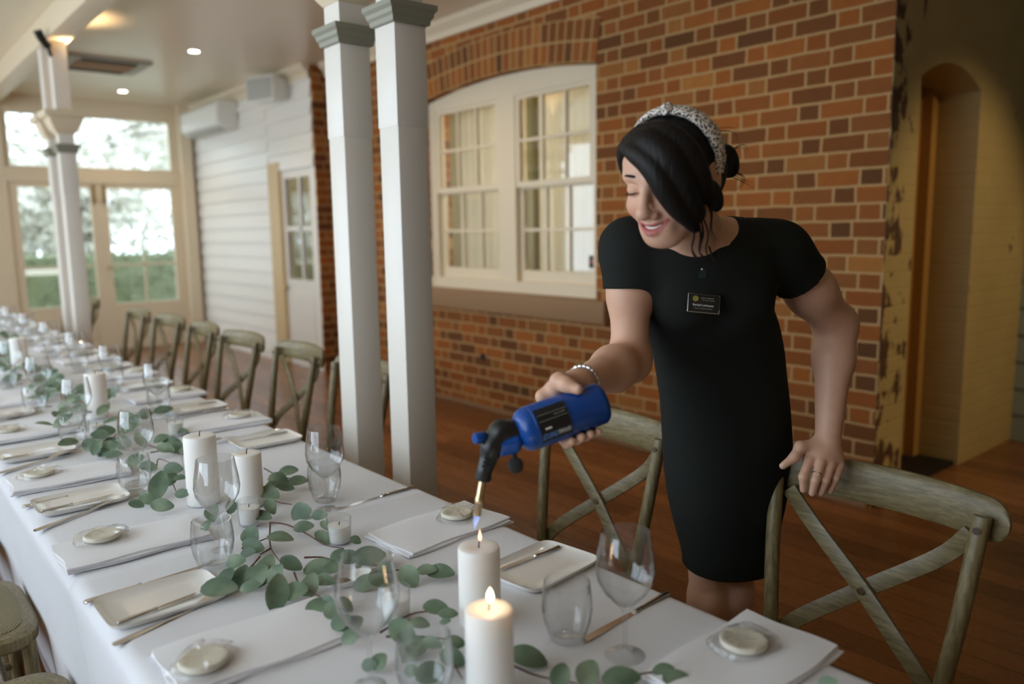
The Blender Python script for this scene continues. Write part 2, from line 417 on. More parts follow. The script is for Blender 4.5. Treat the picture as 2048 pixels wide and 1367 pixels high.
# window: frame, four sashes, panes
fx = 3.93
win = MB(); N = 24
arch_in, _, _ = arch_pts(-.002, N)
def win_frame():
    m = MB()
    m.box(fx, fx+.09, wy0, wy0+.10, .945, 2.49); m.box(fx, fx+.09, wy1-.10, wy1, .945, 2.49)
    m.box(fx-.02, fx+.09, wy0, wy1, .945, 1.03); m.box(fx, fx+.09, 4.60, 4.80, .945, 2.49)
    poly = [(wy0, 2.40)]+[(y, z) for y, z in arch_in]+[(wy1, 2.40)]
    m.prism(poly, fx-.003, fx+.085)
    return m
wroot = struct(win_frame().build('window_1', MAT['cream'], smooth=False), 'cream double sash window behind the posts')
def sash(y0, y1, z0, z1, x, bot):
    m = MB(); t = .042
    m.box(x, x+.035, y0, y0+t, z0, z1); m.box(x, x+.035, y1-t, y1, z0, z1)
    m.box(x, x+.035, y0+t, y1-t, z1-t, z1); m.box(x, x+.035, y0+t, y1-t, z0, z0+bot)
    for i in (1, 2):
        yy = y0+t+(y1-y0-2*t)*i/3; m.box(x+.004, x+.03, yy-.011, yy+.011, z0+bot, z1-t)
    zz = (z0+bot+z1-t)/2; m.box(x+.006, x+.028, y0+t, y1-t, zz-.011, zz+.011)
    return m, MB().box(x+.014, x+.018, y0+t, y1-t, z0+bot, z1-t)
for (y0, y1) in ((3.79, 4.60), (4.80, 5.62)):
    for (z0, z1, x, bt) in ((1.03, 1.76, fx+.045, .085), (1.73, 2.41, fx+.008, .042)):
        m, g = sash(y0, y1, z0, z1, x, bt)
        so = m.build('sash', MAT['cream'], wroot, smooth=False); g.build('pane', MAT['pane'], so, smooth=False)
def curtain(y0, y1, x, z0, z1, name='curtain'):
    m = MB(); nn = 90
    rows = []
    for z in (z0, (z0+z1)/2, z1):
        rows.append([(x+.009*math.sin(i*.75)+.004*math.sin(i*1.9+1), y0+(y1-y0)*i/nn, z) for i in range(nn+1)]+[(x+.004+.009*math.sin(i*.75)+.004*math.sin(i*1.9+1), y0+(y1-y0)*i/nn, z) for i in range(nn, -1, -1)])
    m.rings(rows, True, True)
    return m.build(name, MAT['curtain'])
tag(curtain(3.66, 4.50, 4.09, .95, 2.6), 'cream curtain behind the half of the window by the woman', 'curtain', 'curtains behind the sash window')
tag(curtain(4.66, 5.50, 4.09, .95, 2.6), 'cream curtain behind the half of the window by the white posts', 'curtain', 'curtains behind the sash window')
m = MB(); m.box(5.9, 5.96, 2.1, 9.4, 0, CZ); m.box(WX+.3, 5.9, 6.6, 6.66, 0, CZ); m.box(WB+.15, 5.9, 9.4, 9.46, 0, CZ)
struct(m.build('wall_inner', MAT['olive'], smooth=False))
def globe(x, y, z, e, label):
    t = thing('globe_lamp', label, 'lamp', (x, y, z), 0, 'globe lamps in the inner rooms')
    MB().ball((0, 0, 0), .09, 20, 12).build('globe', MAT['lamp'], t)
    MB().tube([(0, 0, .085), (0, 0, CZ-z)], .006, 8).build('rod', MAT['brasslock'], t)
    l = bpy.data.lights.new('globe_bulb', 'POINT'); l.energy = e; l.color = (1, .93, .82); l.shadow_soft_size = .12
    o = bpy.data.objects.new('globe_bulb', l); C.objects.link(o); o.parent = t; o.location = (0, 0, -.22)
globe(5.4, 4.7, 2.2, 60, 'unseen globe lamp added behind the brick wall window to light its curtains')  # added lamp, makes the curtains glow from behind
globe(5.0, 8.3, 2.05, 22, 'white globe lamp seen through the half glazed door')
lp = MB().box(fx+.03, fx+.042, 3.80, 3.865, 1.15, 1.235).build('notice_card', MAT['black'], bevel=.002)
tag(lp, 'small dark sticker card with a pink motif on a lower window pane', 'sticker')
mk = MB()
for (dy, dz, r) in ((0, .008, .013), (.01, -.008, .010), (-.012, -.004, .009)):
    mk.ball((fx+.028, 3.832+dy, 1.192+dz), (.003, r, r))
mk.build('motif', plain('pink_print', srgb(176, 96, 92), 0.6), lp)
# stub pipe in the brickwork
hole = MB().tube([(WX+.02, 4.93, .42), (WX-.012, 4.93, .42)], .028, 14).build('wall_vent', MAT['blackmatt'])
tag(hole, 'small round black hole cover low on the brick wall under the window', 'vent')
struct(MB().box(WX-.018, WX, 1.8, 7.4, 0, .03).build('baseboard_right', MAT['stone'], smooth=False))
# cornice
def corn(x, y0, y1): return MB().prism([(x, CZ-.12), (x-.02, CZ-.12), (x-.03, CZ-.075), (x-.075, CZ-.03), (x-.09, CZ), (x, CZ)], y0, y1, 1)
struct(corn(WX, 1.70, 7.35).build('trim_3', MAT['cream'], smooth=False), 'cream cornice along the brick wall')
# painted return wall with a doorway
ox0, ox1, dz = 4.16, 4.92, 2.14
m = MB()
m.box(WX+.3, ox0, 1.78, 2.12, 0, CZ); m.box(ox1, 5.8, 1.78, 2.12, 0, CZ)
m.box(WX+.001, WX+.3, 1.777, 1.785, 0, CZ)
cx = (ox0+ox1)/2; hw = (ox1-ox0)/2
arc = [(cx-hw+2*hw*i/12, dz+.10*(1-((i-6)/6)**2)) for i in range(13)]
n = len(arc)
v = [(x, 1.78, z) for x, z in arc]+[(x, 1.78, CZ) for x, z in arc]+[(x, 2.12, z) for x, z in arc]+[(x, 2.12, CZ) for x, z in arc]
fc = []
for i in range(n-1): fc += [(i, i+1, n+i+1, n+i), (2*n+i, 3*n+i, 3*n+i+1, 2*n+i+1), (i, 2*n+i, 2*n+i+1, i+1)]
m.add(v, fc)
struct(m.build('wall_return', MAT['painted'], smooth=False), 'yellowed painted brick wall with worn patches')
dr = struct(MB().box(ox0-.02, ox1-.07, 2.06, 2.10, .03, dz+.12).build('door_3', MAT['tan_dark'], smooth=False), 'plain ochre door in the painted brick doorway')
MB().box(ox1-.08, ox1-.005, 2.0, 2.12, 0, dz+.12).build('door_frame', MAT['tan_dark'], dr, smooth=False)
MB().box(ox0-.01, ox1, 1.80, 2.06, 0, .025).build('threshold', MAT['blackmatt'], dr, smooth=False)
m = MB()
for i in range(18): m.prism([(5.80, i*.175), (5.775, i*.175), (5.79, i*.175+.17), (5.80, i*.175+.17)], -2.6, 1.80, 1)
m.box(5.8, 5.88, -2.6, 2.2, 0, CZ)
struct(m.build('wall_end', MAT['green_boards'], smooth=False), 'sage weatherboard wall at the passage end')
struct(MB().box(-2.3, 5.9, -2.7, -2.6, 0, CZ).build('wall_back', MAT['tan'], smooth=False))
# weatherboard wall and half glazed door
WB = 3.70
m = MB(); dy0, dy1, dtop = 7.46, 8.47, 2.08
def lap(y0, y1, z0, z1):
    z = z0
    while z < z1-.01:
        zt = min(z+.165, z1)
        m.prism([(WB+.06, z), (WB-.022, z), (WB, zt), (WB+.06, zt)], y0, y1, 1); z += .165
lap(dy1, FARY, 0, CZ); lap(7.40, dy1, dtop, CZ)
m.box(WB, WB+.15, 7.40, dy0, 0, dtop)
m.box(WB+.05, WB+.15, 7.40, FARY, dtop, CZ); m.box(WB+.05, WB+.15, dy1, FARY, 0, CZ)
struct(m.build('wall_weatherboard', MAT['boards'], smooth=False), 'white lapped weatherboard wall')
d = MB(); d.box(WB+.01, WB+.06, dy0, 8.20, 0, .93); d.box(WB+.01, WB+.06, dy0, 7.55, .93, dtop); d.box(WB+.01, WB+.06, 8.13, 8.20, .93, dtop)
d.box(WB+.01, WB+.06, 7.55, 8.13, 1.99, dtop); d.box(WB+.015, WB+.055, 7.55, 8.13, 1.44, 1.49); d.box(WB+.015, WB+.055, 7.78, 7.82, .93, 1.99)
d.box(WB+.004, WB+.012, 7.56, 8.10, .14, .80)
dr = struct(d.build('door_1', MAT['white'], smooth=False), 'white half glazed door in the weatherboard wall')
MB().box(WB+.03, WB+.035, 7.55, 8.13, .93, 1.99).build('pane', MAT['pane'], dr, smooth=False)
MB().box(WB-.03, WB+.06, 8.20, dy1, 0, dtop+.09).build('door_frame', MAT['tan'], dr, smooth=False)
MB().ball((WB-.02, 8.165, .84), .025).build('door_knob', MAT['brasslock'], dr)
struct(MB().box(WB, WX+.05, 7.375, 7.40, 0, CZ).build('trim_6', MAT['brick_x'], smooth=False), 'brick return beside the weatherboard wall')
struct(corn(WB, 7.40, FARY).build('trim_4', MAT['cream'], smooth=False))
struct(MB().box(WB-.03, WB, dy1, FARY, 0, .12).build('baseboard_far', MAT['white'], smooth=False))
# far wall with transom window and french doors
m = MB(); F0, F1 = FARY, FARY+.12
m.box(-2.3, 1.56, F0, F1, 0, CZ); m.box(3.46, WB+.2, F0, F1, 0, CZ); m.box(1.56, 3.46, F0, F1, 2.86, CZ); m.box(1.56, 3.46, F0, F1, 2.06, 2.225)
m.box(3.50, 3.64, F0-.10, F0, 0, CZ)
struct(m.build('wall_far', MAT['cream'], smooth=False), 'cream end wall around the glazed doors')
wo = MB(); wo.box(1.56, 1.62, F0+.03, F1, 2.225, 2.86); wo.box(3.40, 3.46, F0+.03, F1, 2.225, 2.86); wo.box(1.62, 3.40, F0+.03, F1, 2.225, 2.245); wo.box(1.62, 3.40, F0+.03, F1, 2.84, 2.86)
wo = struct(wo.build('window_2', MAT['cream'], smooth=False), 'wide transom window over the glazed doors')
MB().box(1.62, 3.40, F0+.07, F0+.076, 2.245, 2.84).build('pane', MAT['pane'], wo, smooth=False)
for k, (x0, x1, g0, g1) in enumerate(((1.56, 2.515, 1.66, 2.42), (2.515, 3.46, 2.61, 3.37))):
    d = MB(); Y0, Y1 = F0+.02, F0+.07
    d.box(x0, g0, Y0, Y1, 0, 2.06); d.box(g1, x1, Y0, Y1, 0, 2.06); d.box(g0, g1, Y0, Y1, 0, .58); d.box(g0, g1, Y0, Y1, 2.0, 2.06)
    d.box(g0, g1, Y0+.01, Y1-.01, 1.045, 1.07); d.box((g0+g1)/2-.012, (g0+g1)/2+.012, Y0+.01, Y1-.01, .58, 1.20)
    d.box(g0+.05, g1-.05, Y0-.008, Y0, .14, .46)
    dr = struct(d.build('door_%d' % (4+k), MAT['cream'], smooth=False), 'cream glazed garden door')
    MB().box(g0, g1, Y0+.022, Y0+.027, .58, 2.0).build('pane', MAT['pane'], dr, smooth=False)
    bx = 2.455 if k == 0 else 2.575
    MB().box(bx-.012, bx+.012, Y0-.02, Y0, 1.84, 2.04).box(bx-.02, bx+.02, Y0-.03, Y0, 1.82, 1.86).build('door_bolt', MAT['brasslock'], dr, smooth=False)
    if k == 1: MB().ball((2.56, Y0-.03, 1.03), .022).build('door_knob', MAT['brasslock'], dr)
# garden side wall: dado, posts and wide openings that let the daylight in
m = MB(); m.box(-2.35, -2.25, -2.6, FARY, 0, .55); m.box(-2.35, -2.25, -2.6, FARY, 2.9, CZ)
for y in (1.8, 3.8, 5.8, 7.8, 9.7): m.box(-2.36, -2.24, y-.06, y+.06, .55, 2.9)
m.box(-2.35, -2.25, -2.6, .1, .55, 2.9)
struct(m.build('wall_left', MAT['cream'], smooth=False), 'cream veranda wall with wide openings')
# beam over the posts
BX = 1.405
struct(MB().box(BX-.08, BX+.08, -2.6, FARY, 2.86, CZ).build('trim_5', MAT['cream'], bevel=.012), 'cream beam over the posts')
def make_post():
    t = thing('veranda_post', 'x', 'post', (0, 0, 0))
    w = .055
    MB().box(-w, w, -w, w, 0, 1.75).build('shaft', MAT['white'], t, bevel=.006)
    MB().box(-w-.0015, w+.0015, -w-.0015, w+.0015, 1.742, 2.045).build('upper_shaft', MAT['white'], t, bevel=.001)
    def sq(prof): return MB().rings([[(-a, -a, z), (a, -a, z), (a, a, z), (-a, a, z)] for a, z in prof])
    sq([(w+.004, 2.045), (w+.012, 2.048), (w+.014, 2.062), (w+.020, 2.070), (w+.022, 2.082), (w+.030, 2.092), (w+.030, 2.106), (w+.005, 2.112)]).build('collar', MAT['grey'], t, smooth=False)
    MB().box(-w+.003, w-.003, -w+.003, w-.003, 2.112, 2.86).build('top_shaft', MAT['white'], t, smooth=False)
    sq([(w, 2.18), (w+.03, 2.22), (w+.055, 2.28), (w+.055, 2.295), (w+.085, 2.31), (w+.095, 2.345), (w-.003, 2.35)]).build('capital', MAT['cream'], t, smooth=False)
    return t
p0 = make_post()
PW = .055; p0.location = (1.35+PW, 2.13+PW, 0)
p0['label'] = 'tall white square post closest to the woman, grey collar near its top'; p0['group'] = 'white veranda posts along the table'
dup(p0, (1.35+PW, 2.47+PW, 0), 0, 'tall white square post just behind the one closest to the woman')
dup(p0, (1.35+PW, 6.84+PW, 0), 0, 'white post with flared capital before the far garden doors, front one of that pair')
dup(p0, (1.35+PW, 7.2+PW, 0), 0, 'white post with flared capital mostly hidden behind its twin by the garden doors')
# ceiling fittings
def downlight(x, y, label, power=14.0):
    t = thing('downlight', label, 'downlight', (x, y, CZ), 0, 'recessed ceiling downlights')
    MB().lathe([(.042, -.001), (.055, -.004), (.058, 0), (.05, 0)], 24, capb=False).build('trim_ring', MAT['plastic'], t)
    MB().lathe([(.0, -.003), (.043, -.003), (.043, 0)], 24, capb=False).build('lens', MAT['lamp'], t)
    l = bpy.data.lights.new('downlight_lamp', 'SPOT'); l.energy = power; l.color = (1.0, .80, .56); l.spot_size = 2.3; l.spot_blend = .7; l.shadow_soft_size = .04
    o = bpy.data.objects.new('downlight_lamp', l); C.objects.link(o); o.parent = t; o.location = (0, 0, -.02)
    return t
downlight(2.63, 7.5, 'round white ceiling downlight nearer the brick wall, glowing')
downlight(2.67, 10.0, 'round white ceiling downlight over the garden doors, glowing')
for q, e in (((2.9, 5.0), 22), ((2.9, 2.6), 7)):
    downlight(q[0], q[1], 'round ceiling downlight above the brick wall aisle', e)
t = thing('ceiling_cassette', 'square grey ceiling air vent with two dark slots', 'air vent', (2.12, 8.55, CZ), 0)
MB().box(-.36, .36, -.36, .36, -.022, 0).build('panel', MAT['plasticgrey'], t, bevel=.006)
for q in (-.26, .26): MB().box(-.24, .24, q-.04, q+.04, -.03, -.02).build('slot', MAT['dark'], t, smooth=False)
MB().box(-.26, .26, -.17, .17, -.028, -.02).build('grille', MAT['stone'], t, smooth=False)
t = thing('air_conditioner', 'white wall mounted air conditioner high on the weatherboard wall', 'air conditioner', (WB-.02, 9.85, 2.62), 0)
prof = [(0, .0), (-.14, .0), (-.22, .05), (-.235, .12), (-.235, .27), (-.20, .31), (0, .31)]
MB().prism([(x, z) for x, z in prof], -.62, .62, 1).build('casing', MAT['plastic'], t, bevel=.008)
MB().box(-.20, -.10, -.55, .55, -.006, .006).build('louvre', MAT['plasticgrey'], t, smooth=False)
MB().box(-.237, -.233, -.60, .60, .07, .255).build('front_panel', MAT['plastic'], t, smooth=False)
t = thing('wall_speaker', 'white angled loudspeaker hung under the cornice above the half glazed door', 'speaker', (WB-.17, 8.0, 2.83), 0.35)
MB().prism([(-.12, -.09), (.12, -.06), (.12, .14), (-.12, .16)], -.19, .19, 1).build('cabinet', MAT['plastic'], t, bevel=.012)
MB().box(-.128, -.119, -.17, .17, -.07, .14).build('grille', MAT['plasticgrey'], t, smooth=False)
MB().tube([(.10, 0, .12), (.14, 0, .17), (.14, 0, .27)], .02, 10).build('bracket', MAT['dark'], t)
t = thing('post_spotlight', 'black spotlight fixed high on the far post', 'spotlight', (1.33, 6.80, 2.80), 0)
MB().tube([(0, 0, 0), (-.05, -.04, .05), (-.07, -.055, .09)], .03, 14).build('lamp_head', MAT['black'], t)
MB().tube([(.02, .045, -.06), (.0, .0, 0)], .012, 10).build('arm', MAT['black'], t)
l = bpy.data.lights.new('spot_lamp', 'SPOT'); l.energy = 16; l.color = (1, .72, .4); l.spot_size = 1.9; l.spot_blend = .8; l.shadow_soft_size = .03
lo = bpy.data.objects.new('spot_lamp', l); C.objects.link(lo); lo.location = (1.50, 6.86, 2.70); lo.rotation_euler = (PI, 0, 0)
# passage lamp that warms the painted wall
l = bpy.data.lights.new('passage_lamp', 'SPOT'); l.energy = 90; l.color = (1, .76, .42); l.spot_size = .80; l.spot_blend = .6; l.shadow_soft_size = .06
lo = bpy.data.objects.new('passage_lamp', l); C.objects.link(lo); lo.location = (4.55, -1.3, 2.85)
lo.rotation_euler = (Vector((4.75, 1.78, .9))-Vector(lo.location)).to_track_quat('-Z', 'Y').to_euler()

# ------------------------------------------------------------------ garden beyond the doors
struct(MB().box(-14, 22, FARY+.2, 60, -.4, -.2).build('ground', MAT['lawn'], smooth=False))
def leaf_cloud(n, fn, size, seed):
    g = np.random.default_rng(seed); m = MB()
    for _ in range(n):
        c = fn(g); a = g.normal(size=3); a /= np.linalg.norm(a); bb = np.cross(a, g.normal(size=3)); bb /= np.linalg.norm(bb)
        s = size*(.6+.8*g.random())
        m.add([c-a*s, c+bb*s*.5, c+a*s, c-bb*s*.5], [(0, 1, 2, 3)])
    return m
h = leaf_cloud(9000, lambda g: np.array([g.uniform(-1, 7), 14+g.uniform(-.05, 1.0)**1.0, g.uniform(-.2, 1.16)]), .055, 3)
h.box(-1, 7, 14.1, 15, -.2, 1.1)
tag(h.build('hedge', MAT['hedge'], smooth=False), 'clipped green hedge outside the glazed doors', 'hedge')
t = thing('porch_railing', 'white porch rail on dark posts outside the garden doors', 'railing', (0, 12.5, 0))
MB().box(.5, 2.35, -.03, .03, .90, .98).build('top_rail', MAT['white'], t, smooth=False)
for x in (.9, 2.0): MB().box(x-.03, x+.03, -.03, .03, -.2, .9).build('rail_post', MAT['hedge'], t, smooth=False)
for i, (x, y, hgt, r, nl, lab) in enumerate(((1.4, 28, 9, 2.6, 5200, 'pale leafy tree beyond the hedge, before the door with the railing'), (9.6, 28, 9, 2.6, 6000, 'pale leafy tree beyond the hedge, on the brick wall side'), (-6.5, 31, 9, 3.0, 5200, 'pale tree farthest off behind the hedge'), (4.4, 20.0, 4.4, 1.9, 5000, 'low pale tree seen through the door by the weatherboard wall'), (-.3, 18.0, 4.2, 1.6, 4000, 'low pale tree seen through the door behind the railing'))):
    tr = thing('garden_tree', lab, 'tree', (x, y, -.2), 0, 'trees beyond the hedge')
    tb = MB().tube(spline([(0, 0, 0), (.1, 0, hgt*.3), (-.1, .1, hgt*.6), (0, 0, hgt*.85)], 4), [.18-.012*k for k in range(13)], 8)
    gg = np.random.default_rng(i+20)
    for k in range(14):
        z = hgt*(.3+.5*gg.random()); an = gg.uniform(0, 2*PI); L = r*(.6+.5*gg.random())
        tb.tube(spline([(0, 0, z), (L*.5*math.cos(an), L*.5*math.sin(an), z+.35*L), (L*math.cos(an), L*math.sin(an), z+.45*L)], 4), [.07-.006*q for q in range(9)], 6)
    tb.build('trunk', MAT['bark'], tr)
    cl = [(gg.normal(size=3)*np.array([r*.5, r*.5, hgt*.16])+np.array([0, 0, hgt*.58])) for _ in range(26)]
    leaf_cloud(nl, lambda g: cl[g.integers(len(cl))]+g.normal(size=3)*.42, .13, i+40).build('crown', MAT['tree'], tr, smooth=False)
# ------------------------------------------------------------------ the long table and its cloths
TX0, TX1, TY0, TY1, TT = .285, 1.092, .05, 8.6, .755
t = thing('banquet_table', 'long banquet table hidden under the white cloths', 'table', ((TX0+TX1)/2, 4.3, 0))
MB().box(-.39, .39, TY0-4.28, TY1-4.32, .70, .74).build('tabletop', MAT['wood'], t, smooth=False)
for y in (-3.9, -1.3, 1.3, 3.9):
    for x in (-.33, .33): MB().box(x-.03, x+.03, y-.03, y+.03, 0, .70).build('leg', MAT['wood'], t, smooth=False)
def cloth(name, y0, y1, lift, label, end):
    m = MB(); rows = []; ny = max(2, int((y1-y0)/.04)); R = .022
    def sec(y, drop=1.0):
        f = lambda k, s: (.016*math.sin(y*5.1+s)+.010*math.sin(y*11.7+2*s))*k
        L = []; top = TT+lift
        for z in (.22, .32, .42, .52, .62, .70): k = (top-z)/.5; L.append((TX0-.004+.045*k-lift+.35*f(k, .4), z))
        for i in range(5): a = PI-(PI/2)*i/4; L.append((TX0-lift*.3+R+R*math.cos(a)*1.25, top-R+R*math.sin(a)))
        for i in range(1, 12): L.append((TX0+R+(TX1-TX0-2*R)*i/12, top+.0012*math.sin(y*3+i)))
        for i in range(5): a = PI/2-(PI/2)*i/4; L.append((TX1-R+R*math.cos(a)*1.25, top-R+R*math.sin(a)))
        for z in (.70, .62, .52, .42, .32, .22): k = (top-z)/.5; L.append((TX1+.006+.004*k+.5*f(k, 2.2), z))
        return [(x, y, z) for x, z in L]
    for i in range(ny+1): rows.append(sec(y0+(y1-y0)*i/ny))
    if end:  # the cloth also falls over the near end of the table
        e = rows[0]; rows = [[(x, y0-.012, min(z, .22)) for x, y, z in e], [(x, y0-.004, min(z, TT-.03)) for x, y, z in e]]+rows
    m.rings(rows, False, False)
    o = m.build(name, MAT['linen'], angle=80)
    sd = o.modifiers.new('thickness', 'SOLIDIFY'); sd.thickness = .0022; sd.offset = 1
    return tag(o, label, 'tablecloth', 'white cloths on the long table')
cloth('tablecloth', TY0-.02, 1.675, .005, 'white linen tablecloth under the lit candles, its hem overlapping the next cloth', True)
cloth('tablecloth', 1.60, TY1+.02, 0, 'white linen tablecloth running on to the far end of the table', False)

# ------------------------------------------------------------------ cross back chairs
def bar(m, pts, w, th, up, n=5):
    """a flat strip: width w, thickness th, following pts, flat side facing up"""
    pts = [np.array(q, float) for q in pts]; rs = []; up = np.array(up, float)
    for i, q in enumerate(pts):
        t = pts[min(i+1, len(pts)-1)]-pts[max(i-1, 0)]; t /= np.linalg.norm(t)
        s = np.cross(t, up); s /= np.linalg.norm(s); nn = np.cross(s, t)
        rs.append([q+s*w/2+nn*th/2, q-s*w/2+nn*th/2, q-s*w/2-nn*th/2, q+s*w/2-nn*th/2])
    m.rings(rs, True, True); return m
def make_chair():
    t = thing('cross_back_chair', 'x', 'chair')
    # seat: rounded trapezoid, woven top inside a wooden rim
    def outline(k, z, n=40):
        o = []
        for i in range(n):
            a = 2*PI*i/n; c, s = math.cos(a), math.sin(a)
            x = math.copysign(abs(c)**.44, c); y = math.copysign(abs(s)**.44, s)
            o.append((x*(.205+.025*y)*k, y*.20*k, z))
        return o
    MB().rings([outline(.93, .415), outline(1, .425), outline(1.0, .450), outline(.96, .459), outline(.84, .461), outline(.82, .45)]).build('seat_rim', MAT['wood'], t)
    MB().rings([outline(.845, .448), outline(.845, .463), outline(.78, .469), outline(.5, .473), outline(.1, .474)]).build('seat', MAT['rush'], t)
    for s in (-1, 1):
        st = spline([(s*.185, -.275, 0), (s*.178, -.225, .25), (s*.182, -.205, .46), (s*.203, -.232, .66), (s*.219, -.268, .862)], 6)
        MB().tube(st, [.0165]*(len(st)-1)+[.0165], 14).build('back_leg', MAT['wood'], t)
        MB().tube([(s*.217, -.262, .838), (s*.217, -.244, .838)], [.009, .007], 12).build('bolt', MAT['steel'], t)
        MB().tube(spline([(s*.185, .165, .43), (s*.19, .175, .2), (s*.195, .185, 0)], 4), .016, 12).build('front_leg', MAT['wood'], t)
        MB().tube([(s*.181, -.225, .2), (s*.19, .175, .2)], .011, 10).build('stretcher', MAT['wood'], t)
        # cross straps: from under the rail on one side to the other back leg by the seat
        off = .006*s
        st = spline([(s*.194, -.286+off, .815), (s*.135, -.291+off, .745), (0, -.262+off, .640), (-s*.12, -.222+off, .545), (-s*.176, -.215+off, .487)], 6)
        bar(MB(), st, .036, .009, (0, 1, .15)).build('cross_strap', MAT['woodx'], t, bevel=.002)
    MB().tube([(-.19, .12, .28), (.19, .12, .28)], .011, 10).build('stretcher', MAT['wood'], t)
    MB().tube([(0, -.245, .640), (0, -.262, .640)], [.008, .008], 12).build('bolt', MAT['steel'], t)
    # crest rail: bentwood, bowed backwards, rounded ends
    rs = []; nn = 30
    for i in range(nn+1):
        u = math.sin(PI/2*(-1+2*i/nn)); x = .262*u; y = -.292-.040*(1-u*u)+.006*abs(u)**6
        e = math.sqrt(max(0.0, 1-(max(0, abs(u)-.85)/.152)**2))
        h = .042*e*(1+.08*(1-u*u)); th = .012*max(e, .5); zc = .848+.006*(1-u*u)
        rg = []
        for j in range(14):
            a = 2*PI*j/14; cx, sz = math.cos(a), math.sin(a)
            rg.append((x, y+th*math.copysign(abs(cx)**.7, cx)-(.10*(zc*0+h*sz)), zc+h*math.copysign(abs(sz)**.75, sz)))
        rs.append(rg)
    MB().rings(rs).build('crest_rail', MAT['woodx'], t)
    return t
ch0 = make_chair()
G = 'limed oak cross back chairs at the long table'
names = ['first', 'second', 'third', 'fourth', 'fifth', 'sixth', 'seventh', 'eighth', 'ninth', 'tenth', 'eleventh', 'twelfth']
ch0.location = (1.356, .755, 0); ch0.rotation_euler = (0, 0, PI/2)
ch0['label'] = 'oak cross back chair whose top rail the woman rests her hand on'; ch0['group'] = G
dup(ch0, (1.350, 1.535, 0), PI/2, 'oak cross back chair under the blue gas torch')
for k in range(8):
    y = [2.88, 3.53, 4.16, 4.80, 5.45, 6.10, 7.57, 8.24][k]
    dup(ch0, (1.335+.012*math.sin(k*2.1), y, 0), PI/2+.05*math.sin(k*3.7), 'oak chair on the brick wall side, %s beyond the two near posts' % names[k])
for k, y in enumerate((1.75, 2.38, 3.03)):
    dup(ch0, (.098, y, 0), -PI/2, 'oak chair with woven seat, camera side, %s from the lit candles' % names[k])

# ------------------------------------------------------------------ tableware
def knife_parts(t, L=.24, mat='steel'):
    s = L/.24
    MB().rings([[(x*s, w*math.cos(a)*s, .0045*s+hh*math.sin(a)*s) for a in [2*PI*j/10 for j in range(10)]] for x, w, hh in ((0, .004, .003), (.003, .0075, .0042), (.03, .0078, .0044), (.075, .0058, .0038), (.092, .0052, .0036), (.094, .0072, .0044), (.100, .0072, .0044), (.102, .0045, .003))]).build('handle', MAT[mat], t)
    MB().rings([[(x*s, a*s, .0038*s), (x*s, bb*s, .0042*s), (x*s, a*s, .0046*s)] for x, a, bb in ((.100, .004, -.004), (.115, .006, -.006), (.19, .007, -.008), (.222, .007, -.006), (.24, .006, .003))]).build('blade', MAT['steel'], t)
def fork_parts(t, L=.25):
    s = L/.215
    zz = lambda x: .002+(.010*max(0, (x-.12)/.05)**1 if x < .165 else .010-.006*((x-.165)/.05))
    def sect(x, w, th=.0012): z = zz(x); return [(x*s, w*s, z), (x*s, w*.5*s, z-th), (x*s, -w*.5*s, z-th), (x*s, -w*s, z), (x*s, -w*.5*s, z+th), (x*s, w*.5*s, z+th)]
    MB().rings([sect(0, .005, .002), sect(.004, .0085, .002), (sect(.03, .0075, .0022)), sect(.08, .0038, .002), sect(.12, .0034, .0018), sect(.132, .006), sect(.145, .0105), sect(.162, .0115), sect(.166, .0115)]).build('handle', MAT['steel'], t)
    m = MB()
    for k in range(4):
        y = (-.0096+.0064*k)*s
        m.tube([(x*s, y, zz(x)) for x in (.163, .18, .20, .215)], [.0021*s, .0019*s, .0017*s, .0008*s], 6, flat=.6)
    m.build('tines', MAT['steel'], t)
def plate_parts(t, lx=.205, ly=.15):
    def rr(k, z, d=0.0):
        o = []
        for i in range(48):
            a = 2*PI*i/48; c, s = math.cos(a), math.sin(a)
            o.append(((lx/2*k-d)*math.copysign(abs(c)**.28, c), (ly/2*k-d)*math.copysign(abs(s)**.28, s), z))
        return o
    MB().rings([rr(.86, .0), rr(.97, .006), rr(1.0, .012), rr(1.0, .014), rr(.97, .0125), rr(.88, .0072), rr(.5, .0066)]).build('dish', MAT['porcelain'], t)
def napkin_mesh(lx, ly, seed):
    g = np.random.default_rng(seed); m = MB()
    nx, ny = 16, 10
    for layer in range(3):
        z0 = .0045*layer; ox, oy = g.normal(0, .0025, 2); k = 1-.01*layer; ph = g.uniform(0, 6, 3)
        def top(u, v, dz):
            x = (u-.5)*lx*k+ox+.003*math.sin(v*7+ph[0]); y = (v-.5)*ly*k+oy+.003*math.sin(u*9+ph[1])
            e = min(u, 1-u, v, 1-v)
            z = z0+dz+(.0015+.0022*math.sin(u*6+ph[2])*math.sin(v*5+ph[0])+.001)*(layer+1)/3*min(1, e*8)
            return (x, y, max(z, .0003+z0*.8))
        A = [[top(i/nx, j/ny, .004) for i in range(nx+1)] for j in range(ny+1)]
        B = [[top(i/nx, j/ny, 0) for i in range(nx+1)] for j in range(ny+1)]
        ringA = lambda Q: [Q[0][i] for i in range(nx)]+[Q[j][nx] for j in range(ny)]+[Q[ny][i] for i in range(nx, 0, -1)]+[Q[j][0] for j in range(ny, 0, -1)]
        b = len(m.v); m.v += [q for r in A for q in r]
        for j in range(ny):
            for i in range(nx): q = b+j*(nx+1)+i; m.f.append((q, q+1, q+nx+2, q+nx+1)); m.mi.append(0)
        m.rings([ringA(B), ringA(A)], True, False)
    return m
